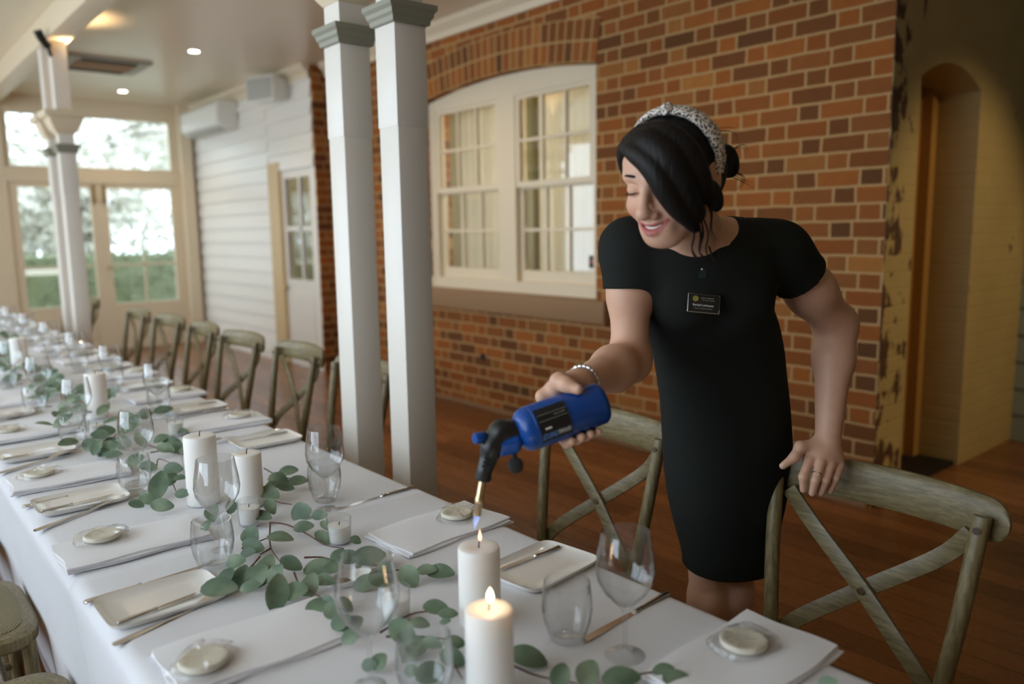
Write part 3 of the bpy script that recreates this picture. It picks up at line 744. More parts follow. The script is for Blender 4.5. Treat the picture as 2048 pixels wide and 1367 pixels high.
def wine_mesh():
    o = [(.0355, 0), (.036, .0012), (.030, .0028), (.012, .0052), (.0055, .010), (.0037, .020), (.0034, .055), (.0040, .072), (.0075, .080), (.018, .090), (.033, .106), (.0435, .126), (.0462, .142), (.0445, .162), (.0405, .185), (.0378, .203)]
    i = [(.0370, .203), (.0397, .185), (.0437, .162), (.0454, .142), (.0427, .126), (.0322, .107), (.0172, .0915), (.0065, .0835), (.0002, .082)]
    return MB().lathe(o+i, 36)
def tumbler_mesh():
    o = [(.024, 0), (.026, .002), (.031, .012), (.0385, .035), (.0415, .055), (.0405, .078), (.0375, .100)]
    i = [(.0366, .100), (.0396, .078), (.0406, .055), (.0376, .036), (.030, .016), (.022, .012), (.0002, .011)]
    return MB().lathe(o+i, 36)
WINE = wine_mesh().mesh('wine_glass', MAT['glass']); TUMB = tumbler_mesh().mesh('tumbler', MAT['glass'])
proto = {}
def place(kind, make, x, y, z, rz, label, cat, group):
    if kind not in proto:
        t = thing(kind, label, cat, (x, y, z), rz, group); make(t); proto[kind] = t; return t
    return dup(proto[kind], (x, y, z), rz, label, group)
def single(name, me, x, y, z, rz, label, cat, group):
    o = link(name, me); o.location = (float(x), float(y), float(z)); o.rotation_euler = (0, 0, rz); return tag(o, label, cat, group)
def along(kind, make, p0, p1, z, label, cat, group):
    return place(kind, make, p0[0], p0[1], z, math.atan2(p1[1]-p0[1], p1[0]-p0[0]), label, cat, group)
def biscuit_parts(t):
    g = np.random.default_rng(3)
    MB().lathe([(.0, 0), (.033, 0), (.0365, .003), (.037, .007), (.035, .0105), (.029, .0115), (.027, .0106), (.0002, .011)], 30, capb=False).build('biscuit', MAT['biscuit'], t)
    m = MB(); n = 30
    def rr(k, z, s): return [((.056 if abs(math.cos(2*PI*j/n)) > .2 else .05)*k*math.copysign(abs(math.cos(2*PI*j/n))**.6, math.cos(2*PI*j/n))+g.normal(0, s), .043*k*math.copysign(abs(math.sin(2*PI*j/n))**.6, math.sin(2*PI*j/n))+g.normal(0, s), max(.0006, z+g.normal(0, s))) for j in range(n)]
    m.rings([rr(.98, .001, .0), rr(1.0, .003, .001), rr(.9, .009, .0016), rr(.78, .015, .0018), rr(.5, .0175, .0014), rr(.15, .017, .0008)], True, True)
    m.build('wrapper', MAT['film'], t, angle=12)
def place_setting(sd, yc, who, ex=None):
    """one place: plate with butter knife, fork, folded napkin with a wrapped biscuit, dinner knife, two glasses"""
    e = dict(ex or {}); R = sd == 'wall'; g = np.random.default_rng(int(yc*100)+(1 if R else 0))
    j = lambda s=.006: float(g.normal(0, s))
    if R: d = dict(nap=(.975, yc), bis=(1.035, yc+.01), knife=((1.083, yc+.235), (.835, yc+.215)), plate=(.985, yc-.325), bk=((1.075, yc-.29), (.92, yc-.285)), fork=((1.08, yc-.21), (.87, yc-.225)), wine=(.84, yc+.285), tum=(.865, yc+.362))
    else: d = dict(nap=(.425, yc), bis=(.375, yc+.03), knife=((.277, yc-.225), (.51, yc-.21)), plate=(.405, yc+.40), bk=((.31, yc+.36), (.472, yc+.372)), fork=((.277, yc+.245), (.475, yc+.345)), wine=(.55, yc-.17), tum=(.515, yc-.252))
    d.update(e)
    side = 'brick wall side' if R else 'camera side'
    k = lambda w: w+' at '+who
    if d['nap'] and seen((*d['nap'], TT)):
        o = single('napkin', napkin_mesh(.285, .165, int(yc*37)).mesh('napkin', MAT['napkin'], angle=50), d['nap'][0], d['nap'][1], TT+.0046, j(.03)+d.get('naprot', 0), k('folded napkin'), 'napkin', 'folded napkins')
        place('wrapped_biscuit', biscuit_parts, d['bis'][0], d['bis'][1], TT+.0222, j(.4), k('wrapped biscuit'), 'biscuit', 'wrapped biscuits on napkins')
    if d['knife'] and seen((*d['knife'][0], TT)): along('dinner_knife', knife_parts, d['knife'][0], d['knife'][1], TT+.004, k('dinner knife'), 'knife', 'dinner knives')
    if d['plate'] and seen((*d['plate'], TT), 30):
        place('side_plate', plate_parts, d['plate'][0], d['plate'][1], TT+.004, d.get('prot', 0)+j(.02), k('white side plate'), 'plate', 'oblong side plates')
        along('butter_knife', lambda t: knife_parts(t, .165), d['bk'][0], d['bk'][1], TT+.0125, k('butter knife'), 'knife', 'butter knives')
        if d['fork']: along('fork', fork_parts, d['fork'][0], d['fork'][1], TT+.006, k('steel fork'), 'fork', 'forks')
    if d['wine'] and seen((*d['wine'], TT+.1)): single('wine_glass', WINE, d['wine'][0], d['wine'][1], TT+.004, 0, k('wine glass'), 'wine glass', 'wine glasses')
    if d['tum'] and seen((*d['tum'], TT+.05)): single('tumbler', TUMB, d['tum'][0], d['tum'][1], TT+.004, 0, k('clear tumbler'), 'tumbler', 'tumblers')
place_setting('wall', .65, 'the wall side place before the chair she leans on', dict(nap=(.985, .635), bis=(1.012, .655), knife=((1.087, .862), (.825, .845)), plate=None, wine=(.874, .776), tum=(.842, .872)))
place_setting('wall', 1.40, 'the wall side place under the torch', dict(nap=(.962, 1.40), bis=(1.017, 1.412), naprot=.10, knife=((1.08, 1.693), (.838, 1.668)), plate=(.99, 1.098), prot=.12, bk=((1.078, 1.138), (.918, 1.135)), fork=((1.088, 1.19), (.885, 1.168)), wine=(.835, 1.689), tum=(.866, 1.760)))
for k in range(9):
    yc = 2.73+.645*k
    place_setting('wall', yc, 'the %s wall side place beyond the two near posts' % names[k])
place_setting('aisle', 1.19, 'the camera side place nearest the lit candles', dict(nap=(.45, 1.185), bis=(.36, 1.165), knife=((.28, .955), (.5, .96)), plate=(.385, 1.455), prot=.03, bk=((.297, 1.405), (.46, 1.43)), fork=((.277, 1.345), (.487, 1.405)), wine=(.532, .965), tum=(.575, .885)))
place_setting('aisle', 1.78, 'the second camera side place from the lit candles', dict(bis=(.372, 1.822), knife=((.276, 1.543), (.515, 1.557)), plate=(.402, 2.165), bk=((.308, 2.127), (.472, 2.14)), fork=((.276, 2.014), (.475, 2.11)), wine=(.552, 1.615), tum=(.512, 1.545)))
place_setting('aisle', 2.41, 'the third camera side place from the lit candles', dict(bis=(.36, 2.44), knife=((.284, 2.217), (.523, 2.232)), plate=(.402, 2.76), bk=((.308, 2.72), (.472, 2.733)), fork=((.28, 2.59), (.475, 2.68)), wine=(.56, 2.235), tum=(.528, 2.155)))
for k in range(3):
    place_setting('aisle', 3.05+.645*k, 'the %s camera side place from the lit candles' % names[3+k])

# candles
def pillar(x, y, h, r, label, lit=False, grp='white pillar candles'):
    t = thing('pillar_candle', label, 'candle', (x, y, TT+.004), 0, grp)
    MB().lathe([(r*.97, 0), (r, .003), (r, h-.006), (r*.96, h-.001), (r*.8, h+.001), (r*.35, h-.002), (.0002, h-.003)], 40).build('wax_body', MAT['wax'], t)
    MB().tube([(0, 0, h-.004), (.001, 0, h+.006), (.003, 0, h+.010)], .0012, 6).build('wick', MAT['blackmatt'], t)
    if lit:
        MB().lathe([(.0005, .0), (.0040, .004), (.0052, .009), (.0042, .015), (.0018, .020), (.0001, .023)], 14, c=(.003, 0, h+.007)).build('flame', MAT['flame'], t)
        l = bpy.data.lights.new('candle_glow', 'POINT'); l.energy = .03; l.color = (1, .6, .3); l.shadow_soft_size = .01
        o = bpy.data.objects.new('candle_glow', l); C.objects.link(o); o.parent = t; o.location = (.003, 0, h+.03)
    return t
pillar(.772, 1.012, .136, .0355, 'white pillar candle right below the torch tip, only a faint flame', False)
pillar(.650, .832, .133, .0345, 'white pillar candle with a bright round flame, closest to the camera', True)
pillar(.634, 1.955, .172, .0385, 'tall unlit pillar candle beyond the pepper dish, taller of a pair')
pillar(.712, 1.860, .132, .0350, 'short unlit pillar candle beside a taller one')
q = PZ(197, 836, TT); pillar(q[0], q[1], .165, .036, 'unlit pillar candle amid the farther glasses, by eucalyptus')
q = PZ(42, 742, TT); pillar(q[0], q[1], .165, .038, 'unlit pillar candle far down the table, half hidden by glasses')
t1 = bpy.data.objects['pillar_candle']
MB().lathe([(.0004, .0), (.0030, .004), (.0034, .008), (.002, .015), (.0001, .022)], 12, c=(.003, 0, .143)).build('flame', emit('faint_flame', (1, .45, .3, 1), 1.6), t1)
def votive_parts(t):
    o = [(.021, 0), (.0235, .002), (.0265, .06)]; i = [(.0255, .06), (.0225, .006), (.0002, .005)]
    MB().lathe(o+i, 30).build('glass_cup', MAT['glass'], t)
    MB().lathe([(.0215, .0065), (.0244, .042), (.020, .0428), (.0002, .042)], 26).build('candle', MAT['wax'], t)
    MB().tube([(0, 0, .041), (.001, 0, .049)], .001, 6).build('wick', MAT['blackmatt'], t)
vl = [((680, 1090), 'small glass votive by the russet stem before the sharp wine glass'), ((500, 1052), 'small glass votive at the foot of the short unlit pillar candle'), ((792, 1245), 'small glass votive among leaves, near the torch lit pillar candle'), ((385, 945), 'small glass votive behind the taller unlit pillar candle'), ((196, 876), 'small glass votive before the farther pillar candle'), ((352, 872), 'small glass votive beside the wall side plate, third from the camera')]
for (x, y), lab in vl:
    q = PZ(x, y, TT); place('votive_candle', votive_parts, q[0], q[1], TT+.004, 0, lab, 'votive', 'glass votive candles')
for k, y in enumerate((3.55, 4.3, 5.1, 5.9)):
    place('votive_candle', votive_parts, .66+.05*math.sin(k*2), y, TT+.004, 0, 'small votive far down the table, %s past the pillar candles' % names[k], 'votive', 'glass votive candles')
def seasoning(x, y, rz, fill, label):
    t = thing('seasoning_dish', label, 'dish', (x, y, TT+.006), rz, 'leaf shaped seasoning dishes')
    rs = []
    for k, z in ((.55, 0), (.8, .004), (1.0, .016), (.96, .0165), (.78, .008), (.5, .005), (.1, .0045)):
        rs.append([(.042*k*math.cos(2*PI*j/30)*(1+.12*math.cos(2*PI*j/30)), .026*k*math.sin(2*PI*j/30), z+.006*k*k*math.cos(2*PI*j/30)) for j in range(30)])
    MB().rings(rs).build('bowl', MAT['porcelain'], t)
    MB().lathe([(.015, 0), (.012, .003), (.005, .0055), (.0002, .006)], 18, c=(-.008, 0, .0065)).build('seasoning', MAT[fill], t)
seasoning(.672, 1.292, -.35, 'pepper', 'small white oval dish of ground pepper, amid leaves')
seasoning(.742, 1.318, -.15, 'salt', 'small white oval dish tilted beside the pepper dish')

# ------------------------------------------------------------------ eucalyptus garland
TOC = -CF
def leaf(m, c, ax, nrm, L, wd, cup):
    ax = ax-nrm*(ax@nrm); ax /= np.linalg.norm(ax); s = np.cross(nrm, ax)
    nu, nv = 7, 4; vs_ = []
    for i in range(nu+1):
        u = i/nu; hw = .5*wd*(math.sin(PI*min(1, u*.94+.03))**.62)*(1.05-.22*u)
        for j in range(nv+1):
            v = -1+2*j/nv
            vs_.append(c+ax*L*(u-.5)+s*hw*v+nrm*(cup*L*(abs(v)*.45*hw/(.5*wd+1e-9)-(u-.5)**2*1.1)))
    b = [(i*(nv+1)+j, i*(nv+1)+j+1, (i+1)*(nv+1)+j+1, (i+1)*(nv+1)+j) for i in range(nu) for j in range(nv)]
    m.add(vs_, b)
def sprig(label, stems, leaves, seed, zb=TT+.012):
    """stems: pixel chains; leaves: (x, y, long, short, angle), all read off the photograph and stood on the table"""
    g = np.random.default_rng(seed)
    t = thing('eucalyptus_sprig', label, 'eucalyptus', (0, 0, 0), 0, 'eucalyptus sprigs along the table')
    m = MB()
    for x, y, w, h, an in leaves:
        z = zb+.006+.022*g.random(); c = PZ(x, y, z); D = (c-CP)@CF; L = max(w, h)*D/FPX*1.13; Wd = max(min(w, h), .66*max(w, h))*D/FPX*1.1
        tilt = min(w, h)/max(w, h)
        an = math.radians(an if w >= h else an)
        ax = CR*math.cos(an)+CU*math.sin(an)
        nrm = TOC*(.30+.5*tilt)+np.array([0, 0, .75-.3*tilt])+g.normal(0, .16, 3); nrm /= np.linalg.norm(nrm)
        low = L*.5*abs((ax-nrm*(ax@nrm))[2]); c = c+np.array([0, 0, max(0, low+TT+.008-z)])
        leaf(m, c, ax, nrm, L, Wd, .10+.1*g.random())
    if m.v: m.build('leaves', MAT['leaf'], t, angle=80)
    s = MB()
    for chn in stems:
        pts = [PZ(x, y, zb+.004+.006*g.random()) for x, y in chn]
        pts = spline(pts, 5); s.tube(pts, [.0021-.0012*i/len(pts) for i in range(len(pts))], 6)
    if s.v: s.build('stem', MAT['stem'], t)
    c0 = np.mean([PZ(l[0], l[1], TT) for l in leaves], axis=0); c0[2] = TT+.004
    t.location = tuple(float(q) for q in c0)
    for ch in t.children: ch.matrix_parent_inverse = Matrix.Translation(-Vector(t.location))
    return t
K6 = lambda L: [(400+x/2.498, 820+y/2.498, w/2.498, h/2.498, a) for x, y, w, h, a in L]
P6 = lambda Ls: [[(400+x/2.498, 820+y/2.498) for x, y in L] for L in Ls]
K5 = lambda L: [(x/2.3286, 780+y/2.3286, w/2.3286, h/2.3286, a) for x, y, w, h, a in L]
P5 = lambda Ls: [[(x/2.3286, 780+y/2.3286) for x, y in L] for L in Ls]
K7 = lambda L: [(880+x/2.56, 960+y/2.56, w/2.56, h/2.56, a) for x, y, w, h, a in L]
P7 = lambda Ls: [[(880+x/2.56, 960+y/2.56) for x, y in L] for L in Ls]
sprig('eucalyptus tip pointing from the short pillar candle to the sharp wine glass', P6([[(320, 290), (400, 330), (500, 345)]]), K6([(392, 350, 95, 80, -20), (487, 352, 95, 45, -8), (430, 385, 75, 28, -5), (442, 302, 85, 34, 12), (355, 372, 60, 40, 30)]), 1)
sprig('eucalyptus sprig draped over the votive below the short pillar candle', P6([[(180, 404), (300, 404), (380, 455), (460, 470)], [(150, 440), (170, 480), (200, 500)]]), K6([(213, 385, 75, 44, -60), (345, 412, 115, 70, -32), (352, 478, 90, 34, -62), (238, 495, 62, 44, -50), (310, 527, 95, 42, -25), (155, 480, 66, 54, 75), (60, 512, 110, 62, -70), (30, 575, 60, 44, 60)]), 2)
sprig('eucalyptus with big round leaves around the votive before the sharp wine glass', P6([[(350, 560), (430, 570), (530, 615), (620, 670), (720, 690)]]), K6([(505, 510, 102, 104, 10), (597, 523, 78, 44, 0), (517, 582, 92, 46, 10), (625, 575, 62, 36, -60), (612, 638, 92, 66, -60), (778, 648, 52, 44, -30), (745, 735, 120, 60, -10), (845, 728, 150, 84, 15), (690, 730, 72, 80, 60)]), 3)
sprig('eucalyptus with russet forked stem at the middle of the table', P6([[(350, 560), (352, 680), (400, 755)], [(352, 690), (300, 720)], [(210, 690), (330, 640)], [(520, 735), (600, 733), (650, 742)]]), K6([(252, 625, 112, 92, -50), (265, 677, 112, 62, -20), (400, 637, 118, 38, 12), (237, 712, 82, 44, 0), (178, 755, 92, 72, 10), (455, 765, 112, 72, -30)]), 4)
sprig('thick eucalyptus bunch lying over the fork tines', P6([[(300, 730), (230, 800), (60, 890)]]), K6([(130, 830, 92, 72, 60), (205, 830, 112, 82, 80), (282, 828, 122, 112, 60), (322, 800, 150, 84, 72), (95, 887, 160, 62, 8), (375, 820, 102, 82, 60), (250, 880, 90, 60, 20)]), 5)
sprig('eucalyptus hanging leaf cluster beside the pepper dish', P6([[(470, 810), (500, 870), (600, 930)]]), K6([(385, 910, 172, 104, 75), (475, 905, 112, 102, 20), (550, 890, 112, 92, 80), (580, 982, 112, 94, 70), (590, 782, 135, 54, 20), (665, 787, 92, 48, 20), (620, 850, 100, 60, -20)]), 6)
sprig('eucalyptus leaves trailing below the pepper dish to the camera side napkin', P6([[(620, 940), (700, 1010), (760, 1110)]]), K6([(660, 1000, 84, 84, -40), (702, 1055, 94, 84, 30), (748, 1080, 132, 94, 40), (752, 1130, 92, 72, 30), (722, 970, 92, 64, -40), (640, 950, 70, 50, -30)]), 7)
sprig('eucalyptus tip pointing at the lit pillar candles from the salt dish', P6([[(860, 770), (960, 795), (1090, 800)]]), K6([(1045, 830, 110, 102, -50), (1130, 797, 95, 46, -10), (1200, 808, 132, 82, -15), (930, 790, 92, 64, -20), (900, 850, 110, 60, -15), (830, 860, 120, 70, 20)]), 8)
sprig('eucalyptus sprig with small leaves reaching the back pillar candle under the torch', P6([[(900, 1110), (1050, 1020), (1180, 1000)], [(1180, 1000), (1240, 1015)]]), K6([(1180, 985, 118, 50, -5), (1240, 1015, 88, 46, 0), (1100, 1065, 88, 66, -5), (1225, 1055, 54, 30, 10)]), 9)
sprig('eucalyptus with broad dark leaves beside the front pillar candle and blurred wine glass', P6([[(930, 1130), (1100, 1130), (1300, 1150)], [(1270, 1270), (1310, 1340)]]), K6([(1010, 1105, 142, 112, -40), (1067, 1185, 132, 122, 20), (1160, 1162, 94, 54, -20), (1270, 1160, 104, 46, 0), (1262, 1235, 124, 94, -30), (895, 1255, 84, 84, 60), (845, 1270, 74, 64, 10), (1150, 1310, 134, 112, 20), (1055, 1300, 66, 66, 0), (1050, 1210, 104, 50, 60)]), 10)
sprig('eucalyptus leaves by the front pillar candle, at the lower edge of the cloth', P7([[(380, 950), (500, 1000), (700, 1040)]]), K7([(450, 905, 185, 112, -30), (615, 1000, 125, 104, 70), (757, 985, 124, 122, 60)]), 11)
sprig('eucalyptus spray before the blurred wine glass of the place by the woman', P7([[(850, 1020), (1000, 995), (1180, 965)]]), K7([(930, 1010, 184, 104, 15), (1145, 970, 104, 50, 10), (1222, 1025, 154, 64, -10)]), 12)
sprig('single eucalyptus leaf at the table corner by the napkin', P7([[(1900, 1060), (2000, 1045)]]), K7([(1985, 1035, 90, 64, 10)]), 13)
sprig('eucalyptus bunch around the camera side tumbler beyond the cloth hem', P5([[(470, 210), (500, 280), (560, 300)], [(700, 290), (820, 270)]]), K5([(415, 252, 64, 62, 30), (500, 272, 92, 84, 50), (530, 300, 74, 44, 0), (575, 242, 74, 64, -20), (630, 325, 74, 64, 40), (690, 355, 74, 54, -10), (450, 265, 70, 50, 80)]), 14)
sprig('eucalyptus bunch by the taller unlit pillar candle', P5([[(730, 350), (740, 320), (800, 340)], [(790, 400), (820, 470)]]), K5([(740, 445, 124, 84, 80), (805, 367, 84, 64, 0), (790, 415, 74, 64, 60), (835, 410, 64, 28, 0), (755, 535, 94, 50, -5), (635, 530, 64, 44, -10), (670, 500, 66, 44, 20), (692, 510, 84, 44, -20), (850, 480, 64, 34, 10)]), 15)
sprig('eucalyptus behind the taller unlit pillar candle', P5([[(660, 240), (760, 280), (850, 300)]]), K5([(750, 225, 64, 54, 40), (800, 242, 74, 54, 0), (850, 190, 44, 26, 0), (830, 270, 84, 44, 0), (770, 270, 80, 50, -20), (880, 285, 80, 46, 0)]), 16)
for k in range(12):
    g = np.random.default_rng(100+k); y = 2.78+.42*k; L = []; st = []
    t = thing('eucalyptus_sprig', 'eucalyptus bunch far down the table, %s past the tall unlit candle' % names[k], 'eucalyptus', (.63, y, TT+.004), 0, 'eucalyptus sprigs along the table')
    m = MB(); s = MB(); ang = PI/2+g.normal(0, .35)
    dr = np.array([math.cos(ang), math.sin(ang), 0])
    for i in range(16):
        c = dr*(-.22+.44*i/15)+np.array([g.normal(0, .05), 0, .02+.03*g.random()]); a = g.normal(size=3); a[2] *= .3
        nn = np.array([-.3, -.45, .75])+g.normal(0, .3, 3); nn /= np.linalg.norm(nn)
        leaf(m, c, a, nn, .05+.02*g.random(), .042, .12)
    m.build('leaves', MAT['leaf'], t, angle=80)
    s.tube(spline([dr*-.24+np.array([0, 0, .012]), np.array([.01, 0, .02]), dr*.24+np.array([0, 0, .012])], 5), .0018, 6).build('stem', MAT['stem'], t)
# ------------------------------------------------------------------ bodies as smooth implicit surfaces
def nz(v): v = np.array(v, float); return v/np.linalg.norm(v)
class Field:
    """a list of primitives blended with a smooth minimum; mesh() walks the surface with naive surface nets"""
    def __init__(s): s.p = []
    def cone(s, a, b, ra, rb, k=.01, op=1, clip=None):
        a = np.array(a, float); b = np.array(b, float); r = max(ra, rb)
        s.p.append((lambda q: s_cone(q, a, b, ra, rb), k, op, np.minimum(a, b)-r, np.maximum(a, b)+r, clip)); return s
    def chain(s, pts, rad, k=.006, op=1):
        for i in range(len(pts)-1): s.cone(pts[i], pts[i+1], rad[i], rad[i+1], k, op)
        return s
    def ell(s, c, r, fr=None, k=.01, op=1, clip=None):
        c = np.array(c, float); r = np.array(r, float); A = np.eye(3) if fr is None else np.array(fr, float)
        s.p.append((lambda q: s_ell(q, c, r, A), k, op, c-r.max(), c+r.max(), clip)); return s
    def loft(s, rows, ax, k=.02, op=1, grow=0.0, clip=None):
        """rows: (z, cx, cy, half width along ax, half depth)"""
        R = np.array(sorted(rows), float); zz = np.linspace(R[0, 0], R[-1, 0], 160); T = [np.interp(zz, R[:, 0], R[:, i]) for i in range(1, 5)]
        w = np.hanning(15); w /= w.sum()
        T = [np.convolve(np.pad(t, 7, mode='edge'), w, 'valid') for t in T]
        ax = np.array([ax[0], ax[1]])/math.hypot(*ax[:2]); pr = np.array([-ax[1], ax[0]])
        def f(q):
            z = np.clip(q[:, 2], zz[0], zz[-1]); cx, cy, a, b = [np.interp(z, zz, t) for t in T]; a = a+grow; b = b+grow
            dx, dy = q[:, 0]-cx, q[:, 1]-cy
            u = (dx*ax[0]+dy*ax[1])/a; v = (dx*pr[0]+dy*pr[1])/b
            e = (np.abs(u)**2.3+np.abs(v)**2.3)**(1/2.3)
            dz = np.abs(q[:, 2]-z); r0 = (e-1)*np.minimum(a, b)
            return np.where(dz > 0, np.maximum(r0, dz), r0)
        m = R[:, 3:5].max()+grow
        s.p.append((f, k, op, np.array([R[:, 1].min()-m, R[:, 2].min()-m, zz[0]-.01]), np.array([R[:, 1].max()+m, R[:, 2].max()+m, zz[-1]+.01]), clip)); return s
    def val(s, q, which):
        d = np.full(len(q), 9.0)
        for i in which:
            f, k, op, lo, hi, clip = s.p[i]
            e = f(q)
            if clip is not None:
                for pt, nn in clip: e = np.maximum(e, (q-pt)@nn)
            if op == 1:
                h = np.maximum(k-np.abs(d-e), 0)/k; d = np.minimum(d, e)-h*h*k*.25
            else:
                e = -e; h = np.maximum(k-np.abs(d-e), 0)/k; d = np.maximum(d, e)+h*h*k*.25
        return d
    def mesh(s, name, h, mats, n=28):
        lo = np.min([p[3] for p in s.p if p[2] == 1], axis=0)-.03; hi = np.max([p[4] for p in s.p if p[2] == 1], axis=0)+.03
        N = np.ceil((hi-lo)/h).astype(int)+2; nb = np.ceil(N/n).astype(int)
        keys, pos, quads = [], [], []
        big = N+n+4
        half = (n+3)*h*.5
        for bi in range(nb[0]):
            for bj in range(nb[1]):
                for bk in range(nb[2]):
                    i0 = np.array([bi, bj, bk])*n; c = lo+(i0+n/2)*h
                    w = [i for i, p in enumerate(s.p) if np.all(p[3]-p[1]-half < c) and np.all(p[4]+p[1]+half > c)]
                    if not any(s.p[i][2] == 1 for i in w): continue
                    g = [lo[a]+(i0[a]-1+np.arange(n+2))*h for a in range(3)]
                    X, Y, Z = np.meshgrid(*g, indexing='ij')
                    # coarse test first
                    sub = np.stack([X[::5, ::5, ::5].ravel(), Y[::5, ::5, ::5].ravel(), Z[::5, ::5, ::5].ravel()], 1)
                    if np.abs(s.val(sub, w)).min() > 6.5*h*1.8+.01: continue
                    V = s.val(np.stack([X.ravel(), Y.ravel(), Z.ravel()], 1), w).reshape(X.shape)
                    sg = V < 0
                    if sg.all() or not sg.any(): continue
                    cs = n+1
                    cnt = np.zeros((cs,)*3); acc = np.zeros((cs, cs, cs, 3))
                    corner = [(a, b, cc) for a in (0, 1) for b in (0, 1) for cc in (0, 1)]
                    for ax in range(3):
                        for a in (0, 1):
                            for b in (0, 1):
                                o0 = [0, 0, 0]; oth = [q for q in range(3) if q != ax]; o0[oth[0]] = a; o0[oth[1]] = b; o1 = list(o0); o1[ax] = 1
                                sl = lambda o: V[o[0]:o[0]+cs, o[1]:o[1]+cs, o[2]:o[2]+cs]
                                v0, v1 = sl(o0), sl(o1); m = (v0 < 0) != (v1 < 0)
                                t = np.where(m, v0/np.where(m, v0-v1, 1), 0)
                                cnt += m
                                for q in range(3): acc[..., q] += np.where(m, (o0[q]+(t if q == ax else 0)), 0)
                    ii = np.argwhere(cnt > 0)
                    if len(ii) == 0: continue
                    pp = acc[ii[:, 0], ii[:, 1], ii[:, 2]]/cnt[ii[:, 0], ii[:, 1], ii[:, 2]][:, None]
                    gi = ii+i0-1+1
                    keys.append((gi[:, 0]*big[1]+gi[:, 1])*big[2]+gi[:, 2]); pos.append(lo+(ii+i0-1+pp)*h)
                    for ax in range(3):
                        b, cc = (ax+1) % 3, (ax+2) % 3
                        A = sg[1:n+1, 1:n+1, 1:n+1]; sh = [slice(1, n+1)]*3; sh[ax] = slice(2, n+2); B = sg[tuple(sh)]
                        for m, flip in ((A & ~B, False), (~A & B, True)):
                            e = np.argwhere(m)
                            if len(e) == 0: continue
                            e = e+i0+1     # global index of the edge start, shifted by one like the keys
                            def kk(db, dc):
                                q = e.copy(); q[:, b] += db; q[:, cc] += dc
                                return (q[:, 0]*big[1]+q[:, 1])*big[2]+q[:, 2]
                            Q = np.stack([kk(-1, -1), kk(0, -1), kk(0, 0), kk(-1, 0)], 1)
                            quads.append(Q[:, ::-1] if flip else Q)
        keys = np.concatenate(keys); pos = np.concatenate(pos); quads = np.concatenate(quads)
        uk, ix = np.unique(keys, return_index=True); pos = pos[ix]
        q = np.searchsorted(uk, quads); ok = (uk[np.minimum(q, len(uk)-1)] == quads).all(1); q = q[ok]
        me = bpy.data.meshes.new(name)
        me.vertices.add(len(pos)); me.vertices.foreach_set('co', pos.astype(np.float32).ravel())
        me.loops.add(len(q)*4); me.loops.foreach_set('vertex_index', q.astype(np.int32).ravel())
        me.polygons.add(len(q)); me.polygons.foreach_set('loop_start', np.arange(0, len(q)*4, 4, dtype=np.int32)); me.polygons.foreach_set('loop_total', np.full(len(q), 4, np.int32))
        me.update(calc_edges=True); me.validate()
        me.polygons.foreach_set('use_smooth', np.ones(len(me.polygons), bool))
        for m in (mats if isinstance(mats, list) else [mats]): me.materials.append(m)
        return me, pos
def s_cone(q, a, b, ra, rb):
    ab = b-a; h = np.clip(((q-a)@ab)/(ab@ab+1e-12), 0, 1)
    return np.linalg.norm(q-a-h[:, None]*ab, axis=1)-(ra+(rb-ra)*h)
def s_ell(q, c, r, A):
    p = (q-c)@A.T; k0 = np.linalg.norm(p/r, axis=1); k1 = np.linalg.norm(p/(r*r), axis=1)+1e-9
    return k0*(k0-1)/k1

# ------------------------------------------------------------------ the woman
def skin_mat():
    m = NT('skin'); o = m.coord()
    at = m.n.new('ShaderNodeAttribute'); at.attribute_name = 'lips'
    an = m.n.new('ShaderNodeAttribute'); an.attribute_name = 'blush'
    col = m.mix(m.noise(o, 30.0, 3.0), srgb(206, 160, 134), srgb(218, 174, 148))
    col = m.mix(m.math('MULTIPLY', an.outputs['Fac'], .45), col, srgb(204, 120, 104))
    col = m.mix(at.outputs['Fac'], col, srgb(180, 104, 98))
    m.set(color=col, rough=.46, sss=.12, spec=.4); m.b.inputs['Subsurface Radius'].default_value = (.012, .005, .003); m.b.inputs['Subsurface Scale'].default_value = .5
    m.bump(m.noise(o, 700.0, 2.0), .08, .0006)
    return m.m
MAT['skin'] = skin_mat()
def hair_mat():
    m = NT('dark_brown_hair'); o = m.coord()
    g = m.noise(m.scale(o, (60, 60, 9)), 3.0, 3.0)
    m.set(color=m.mix(g, srgb(10, 9, 9), srgb(26, 20, 18)), rough=.52, spec=.25); m.bump(g, .5, .003)
    return m.m
MAT['hair'] = hair_mat()
MAT['dress'] = plain('black_dress_crepe', srgb(29, 32, 29), .85, spec=.2)
def band_mat():
    m = NT('spotted_band'); o = m.coord()
    v = m.n.new('ShaderNodeTexVoronoi'); v.inputs['Scale'].default_value = 230.0; m.l.new(o, v.inputs['Vector'])
    col = m.mix(m.xyz(m.ramp(v.outputs['Distance'], [(.40, (1, 1, 1)), (.48, (0, 0, 0))]))[0], srgb(236, 226, 216), srgb(20, 17, 17))
    m.set(color=col, rough=.7); return m.m
MAT['band'] = band_mat()
MAT['silver'] = plain('silver', (.75, .73, .70, 1), .25, metal=1.0)
MAT['nail'] = plain('pale_nail', srgb(226, 186, 172), .25)
MAT['teeth'] = plain('teeth', srgb(222, 214, 204), .25)
MAT['lash'] = plain('dark_lashes', srgb(18, 14, 12), .6)
MAT['sclera'] = plain('eye', srgb(210, 205, 200), .2)

